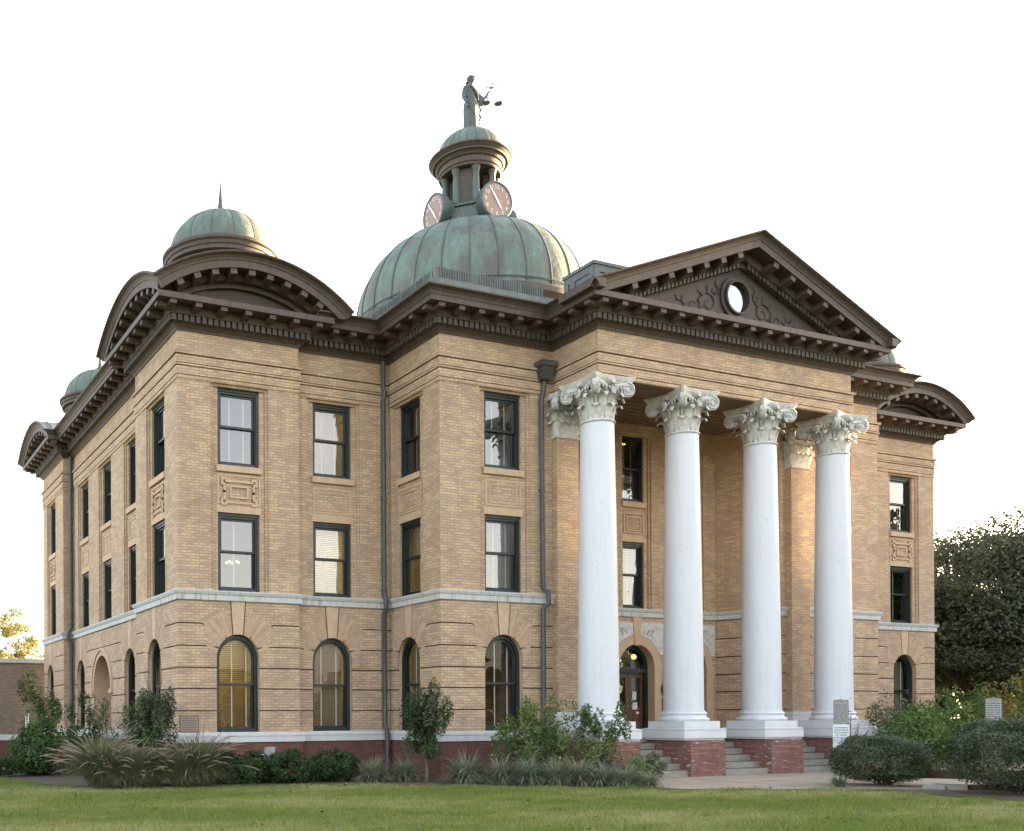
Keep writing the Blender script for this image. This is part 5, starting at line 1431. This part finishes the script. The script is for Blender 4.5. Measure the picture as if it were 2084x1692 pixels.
bush('leafy_shrub', 24.2, -6.2, 1.2, 1.1, 1.5, 0, 3600, .12, ['leaf_md','leaf_gr'], 'dull green shrub behind the larger round shrub and the white sign', clumps=30, sharp=.34, shell=.35)
bush('bare_shrub', 17.6, -4.3, .55, .5, 1.9, .4, 260, .05, ['leaf_gr','leaf_gd'], 'nearly bare twiggy stems beside the fourth column', 'shrub', clumps=26, sharp=.3, shell=.3, stems=26)
# trees
def tree(name, x, y, H, R, z0, label, mats, leaf=.16, n=26000, clumps=150, holes=.5, cat='tree', group=None, tr=.3):
    t = empty(name, (x,y,0), label, cat, group)
    u = unit(rng.normal(size=(clumps,3))); rr = rng.uniform(.25,1,clumps)**.6
    cc = u*rr[:,None]*np.array([R*.9,R*.9,(H-z0)*.46])+np.array([0,0,(H+z0)/2])
    cc[:,2] += .12*(H-z0)*np.cos(np.hypot(cc[:,0],cc[:,1])/R*1.6)-.05*(H-z0)
    cs = rng.uniform(.5,1.2,clumps)*R*.215
    k = rng.integers(0,clumps,n); d = rng.normal(size=(n,3)); d = unit(d)*(rng.uniform(.15,1,n)**.5)[:,None]
    C = cc[k]+d*cs[k][:,None]*np.array([1.25,1.25,.62])
    out = unit(C-cc[k]); cm = rng.integers(0,len(mats),clumps)
    mi = np.where(rng.uniform(size=n) < .72, cm[k], rng.integers(0,len(mats),n))
    mesh_from_quads('crown', leaf_quads(C, leaf, .55, out, .4), [M[m] for m in mats], mi, t)
    mb = MB()
    base = [(0,0,0),(.05,.03,z0*.5),(.0,.08,z0*1.05)]
    mb.tube(base, [tr*1.25,tr,tr*.9], 12)
    for q in range(9):
        j = rng.integers(0,clumps); e = Vector(cc[j]); b = Vector(base[-1])-Vector((0,0,.2)); m_ = b.lerp(e,.5)+Vector((rng.normal(0,.25),rng.normal(0,.25),.4))
        mb.tube([b, m_, e], [tr*.55,tr*.32,tr*.08], 8)
        for w in range(3):
            i = rng.integers(0,clumps); f = Vector(cc[i])
            if (f-m_).length < R: mb.tube([m_, m_.lerp(f,.5)+Vector((0,0,.15)), f], [tr*.22,tr*.13,tr*.04], 6)
    mb.build('trunk', M['bark'], t)
    return t
oak = tree('oak_tree', 37.0, 3.6, 9.2, 6.6, 1.7, 'big dark live oak just right of the building', ['leaf_ok','leaf_ok','leaf_dk'], .15, 120000, 210, tr=.42)
o2 = tree('oak_tree', 45.5, 4.0, 9.7, 6.5, 1.6, 'live oak behind the white sign at the right edge', ['leaf_ok','leaf_dk','leaf_ok'], .155, 90000, 190, tr=.4)
tree('golden_tree', 1.6, 38.0, 8.3, 3.4, 2.2, 'sunlit golden green tree behind the low annex at the left', ['leaf_gd','leaf_lt','leaf_gd'], .13, 20000, 90, tr=.2)
far = oak.copy(); COL.objects.link(far)
far['label'] = 'dark live oak farther back between the building and the near oak'; far.location = (49.5, 17.5, 0); far.rotation_euler.z = 2.2; far.scale = (1.1,1.1,1.0)
for ch in oak.children:
    c = ch.copy(); COL.objects.link(c); c.parent = far
for o in (oak, o2, far): o['group'] = 'live oaks right of the building'
# a far wood all round the square, one mass (it also stands behind the camera, where the windows mirror it)
n = 34000
an = rng.uniform(0,2*PI,n); cl = np.sin(an*23)+np.sin(an*41+1)+np.sin(an*9+2); hh = 6.2+1.5*cl
hh = np.where((an > .35) & (an < 1.75), hh, hh*1.15); rad = rng.uniform(84,100,n); C = np.column_stack([8+np.cos(an)*rad, -8+np.sin(an)*rad, rng.uniform(0,1,n)**.8*hh])
tag(mesh_from_quads('far_wood', leaf_quads(C, 1.5, .7), [M['leaf_ok'],M['leaf_dk'],M['leaf_md']], rng.integers(0,3,n)), 'far line of dark trees round the square', 'trees', kind='stuff')
# tall wood to the east: keeps the low sun off lawn and columns
n = 36000; C = np.column_stack([rng.uniform(50,62,n), rng.uniform(-38,6,n), rng.uniform(0,1,n)])
C[:,2] = .5+C[:,2]*(12.6+1.0*np.sin(C[:,1]*.9)+.7*np.sin(C[:,1]*2.3+1)-(.05*(C[:,0]-56)**2))
tag(mesh_from_quads('east_wood', leaf_quads(C, .8, .7), [M['leaf_ok'],M['leaf_dk']], rng.integers(0,2,n)), 'mass of tall trees on the sunny side of the lawn', 'trees', kind='stuff')
# ------------------------------------------------------------------ annex and small things
ax = empty('annex_building', (0,17.2,0), 'low flat roofed brick annex behind the left rear corner', 'annex')
mb = MB(); mb.box(-16,.30,0,9,.92,3.76); mb.build('wall', M['annexbrick'], ax)
mb = MB(); mb.box(-16.05,.33,-.05,9.05,-.2,.70); mb.build('base', M['red'], ax)
mb = MB(); mb.box(-16.08,.36,-.08,9.08,.70,.92); mb.build('water_table', M['stone'], ax)
mb = MB(); mb.box(-16.1,.36,-.1,9.1,3.76,3.92); mb.build('coping', M['stone_old'], ax)

def word_lines(mb, x0, x1, z, h, y, words):
    tot = sum(words)+.28*(len(words)-1); s = (x1-x0)/tot; x = x0
    for w in words:
        n = max(1, round(w*4))               # letters suggested one by one
        lw = w*s/n
        for k in range(n): mb.box(x+k*lw, x+k*lw+lw*.68, y, y+.0012, z+h*.08*random.random(), z+h*(1-.2*random.random()))
        x += (w+.28)*s
def sign(x, y, rz, lab, header, second):
    t = empty('notice_sign', (x,y,0), lab, 'sign', 'parking notice signs', rz)
    mb = MB(); mb.tube([(0,.03,-.1),(0,.03,1.88)], .022, 8); mb.build('post', M['galv'], t)
    def plate(name, w, z0, z1, m):
        r = .035; q = []
        for cx, cz, a0 in ((w/2-r,z1-r,0),(-w/2+r,z1-r,90),(-w/2+r,z0+r,180),(w/2-r,z0+r,270)):
            q += [(cx+r*math.cos(math.radians(a0+k*18)), cz+r*math.sin(math.radians(a0+k*18))) for k in range(6)]
        mb = MB(); prism(mb, Fr((0,.006),(1,0)), q, 0, .006); return mb.build(name, m, t), q
    p, q = plate('plate', .30, 1.32, 1.86, M['signmetal'])
    b = MB(); n = len(q); cz = 1.59
    for k in range(n):
        a, c = q[k], q[(k+1)%n]; f = lambda p: (p[0]*.91, cz+(p[1]-cz)*.95)
        b.face([(a[0]*.975,-.0015,cz+(a[1]-cz)*.985),(c[0]*.975,-.0015,cz+(c[1]-cz)*.985),(f(c)[0],-.0015,f(c)[1]),(f(a)[0],-.0015,f(a)[1])])
    b.build('border', M['green'], p)
    h = text_mesh(header, .052, M['redprint'], p, 'header'); h.rotation_euler = (PI/2,0,0); h.location = (0,-.002,1.805)
    b = MB()
    for k in range(9):
        z = 1.735-k*.046; hw = .115-(.012 if k == 8 else 0)
        word_lines(b, -hw, hw, z, .022, -.0015, [random.uniform(.6,1.5) for _ in range(random.randint(2,4))])
    b.build('print_lines', M['black'], p)
    if second:
        p2, _ = plate('lower_plate', .33, .66, 1.30, M['signwhite'])
        its = [(s, .047, 0, 1.23-k*.057, .92) for k, s in enumerate(('NO SMOKING','PERMITTED IN','THIS BUILDING','OR WITHIN','25 FEET OF ANY','PUBLIC ENTRANCE','TO THIS BUILDING'))]
        o = merge_texts(its, M['black'], 'lettering', p2); o.rotation_euler = (PI/2,0,0); o.location = (0,-.002,0)
sign(13.35, -7.22, -.72, 'narrow notice sign with a white board below it, in front of the fourth column', 'NOTICE', True)
sign(14.85, -9.55, -.78, 'white notice sign rising above the larger round shrub at the right', 'NOTICE', False)

t = empty('electric_box', (1.79,-1.35,0), 'grey metal electric box on a stake above the low shrubs', 'electric box')
mb = MB(); mb.box(-.11,.11,-.06,.06,.52,.82); mb.box(-.115,.115,-.068,-.06,.51,.83); mb.build('box', M['galv'], t)
mb = MB(); mb.tube([(.03,0,-.1),(.03,0,.53)], .022, 8); mb.build('stake', M['galv'], t)
mb = MB(); mb.box(-.24,-.125,-.05,.03,.56,.665); mb.tube([(-.13,-.01,.61),(-.10,-.01,.61)], .02, 8); mb.build('outlet', M['signwhite'], t)
t = empty('marker_post', (-2.46,6.56,0), 'thin pale ladder-like marker post standing by the hedge', 'post')
mb = MB(); mb.tube([(.045,0,0),(.045,0,1.72)], .012, 6); mb.tube([(-.045,0,.45),(-.045,0,1.62)], .01, 6)
mb.build('rail', M['tape'], t)
mb = MB()
for k in range(24): mb.box(-.045,.045,-.004,.004,.48+k*.047,.50+k*.047)
mb.build('rungs', M['tape'], t)
mb = MB(); mb.tube([(.045,0,1.70),(.02,-.03,1.80),(-.03,-.03,1.76)], .012, 6); mb.tube([(.045,0,1.74),(.08,.0,1.79),(.09,.0,1.70)], .01, 6); mb.build('hook', M['black'], t)
t = empty('bench', (13.95,-9.12,0), 'low dark wooden bench between the two round shrubs', 'bench', rz=-1.0)
mb = MB()
for k in range(3): mb.box(-1.2,1.6,-.2+k*.15,-.07+k*.15,.30,.36)
mb.build('seat', M['wood'], t)
mb = MB(); mb.box(-1.2,1.6,-.21,-.17,.17,.30); mb.build('rail', M['wood'], t)
for x in (-1.1, 1.4):
    mb = MB(); mb.box(x,x+.14,-.16,.2,.0,.30); mb.build('leg', M['step'], t)
mb = MB(); mb.box(-.1,1.9,-.75,-.6,-.01,.11); o = mb.build('kerb', M['wood']); o.location = (13.6,-9.25,0); o.rotation_euler.z = -1.0; tag(o, 'low dark timber edging in front of the bench', 'edging')
for k, (x, y, l) in enumerate(((12.95,-9.55,.5),(13.15,-9.85,.4))):
    mb = MB(); mb.hexa([(-l/2,-.2,-.02),(l/2,-.2,-.02),(l/2,.2,-.02),(-l/2,.2,-.02),(-l/2+.02,-.18,.10),(l/2-.02,-.18,.10),(l/2-.02,.18,.10),(-l/2+.02,.18,.10)])
    o = mb.build('paving_block', M['step']); o.location = (x,y,0); o.rotation_euler.z = .5
    tag(o, ('pale concrete block on the ground between the round shrubs, left one', 'pale concrete block on the ground nearer the larger round shrub')[k], 'concrete block', 'concrete blocks between the shrubs')
t = empty('wooden_fence', (32.05,.0,0), 'short sunlit wooden fence panel under the oaks at the right edge', 'fence', rz=.65)
mb = MB()
M['fence'] = plain('fence_wood', (.34,.22,.09), .8, (.25,.16,.07), 3, .7, (6,6,1))
for k in range(22): mb.box(-1.0+k*.15,-.86+k*.15,-.012,.012,.05,2.02)
mb.build('boards', M['fence'], t)
mb = MB()
for z in (.4,1.6): mb.box(-1.0,2.3,.012,.06,z,z+.09)
for x in (-1.02, 1.0): mb.box(x,x+.1,.012,.10,0,2.06)
mb.build('rail', M['fence'], t)
# ------------------------------------------------------------------ light, sky, camera
AZ, EL = math.radians(87), math.radians(9.0)          # low sun, clockwise from +Y
d = Vector((math.sin(AZ)*math.cos(EL), math.cos(AZ)*math.cos(EL), math.sin(EL)))
sl_ = bpy.data.lights.new('sun', 'SUN'); sl_.energy = 4.5; sl_.angle = math.radians(.5); sl_.color = (1.0,.74,.42)
so = bpy.data.objects.new('sun', sl_); COL.objects.link(so); so.rotation_euler = d.to_track_quat('Z','Y').to_euler()
w = bpy.data.worlds.new('World'); scene.world = w; w.use_nodes = True; nt = w.node_tree; bg = nt.nodes['Background']
sky = nt.nodes.new('ShaderNodeTexSky'); sky.sky_type = 'NISHITA'; sky.sun_disc = False; sky.sun_elevation = EL; sky.sun_rotation = AZ
sky.air_density = 1.0; sky.dust_density = 2.5; sky.ozone_density = 1.0
hz = nt.nodes.new('ShaderNodeMix'); hz.data_type = 'RGBA'; hz.inputs[0].default_value = .6; gc = nt.nodes.new('ShaderNodeTexCoord'); gs = nt.nodes.new('ShaderNodeSeparateXYZ'); nt.links.new(gc.outputs['Generated'], gs.inputs[0])
gm = nt.nodes.new('ShaderNodeMapRange'); gm.inputs[1].default_value = 0; gm.inputs[2].default_value = .75; nt.links.new(gs.outputs[2], gm.inputs[0])
gx = nt.nodes.new('ShaderNodeMix'); gx.data_type = 'RGBA'; gx.inputs[6].default_value = (2.7,2.45,2.25,1); gx.inputs[7].default_value = (.8,.82,.88,1); nt.links.new(gm.outputs[0], gx.inputs[0]); nt.links.new(gx.outputs[2], hz.inputs[7])     # high thin cloud evens the sky out
nt.links.new(sky.outputs[0], hz.inputs[6]); nt.links.new(hz.outputs[2], bg.inputs['Color']); bg.inputs['Strength'].default_value = .15
scene.view_settings.view_transform = 'Standard'; scene.view_settings.look = 'None'; scene.view_settings.gamma = 1; scene.view_settings.exposure = 3.3
scene.view_settings.use_curve_mapping = False
cam = bpy.data.cameras.new('camera'); co = bpy.data.objects.new('camera', cam); COL.objects.link(co); scene.camera = co
F_, CX_, CY_, YAW, PIT, ROL = 2036.0, 499.9, 1459.0, .394, .002, -.005
cam.sensor_fit = 'HORIZONTAL'; cam.sensor_width = 36; cam.lens = 36*F_/2084
cam.shift_x = (1042-CX_)/2084; cam.shift_y = (CY_-846)/2084
cam.clip_start = .1; cam.clip_end = 2000
co.matrix_world = Matrix.Translation((-7.799,-22.964,1.5)) @ Matrix.Rotation(-YAW,4,'Z') @ Matrix.Rotation(PI/2+PIT,4,'X') @ Matrix.Rotation(ROL,4,'Z')
cy = scene.cycles
cy.max_bounces = 8; cy.diffuse_bounces = 5; cy.glossy_bounces = 4; cy.transparent_max_bounces = 8; cy.caustics_reflective = False; cy.caustics_refractive = False
cy.use_denoising = True
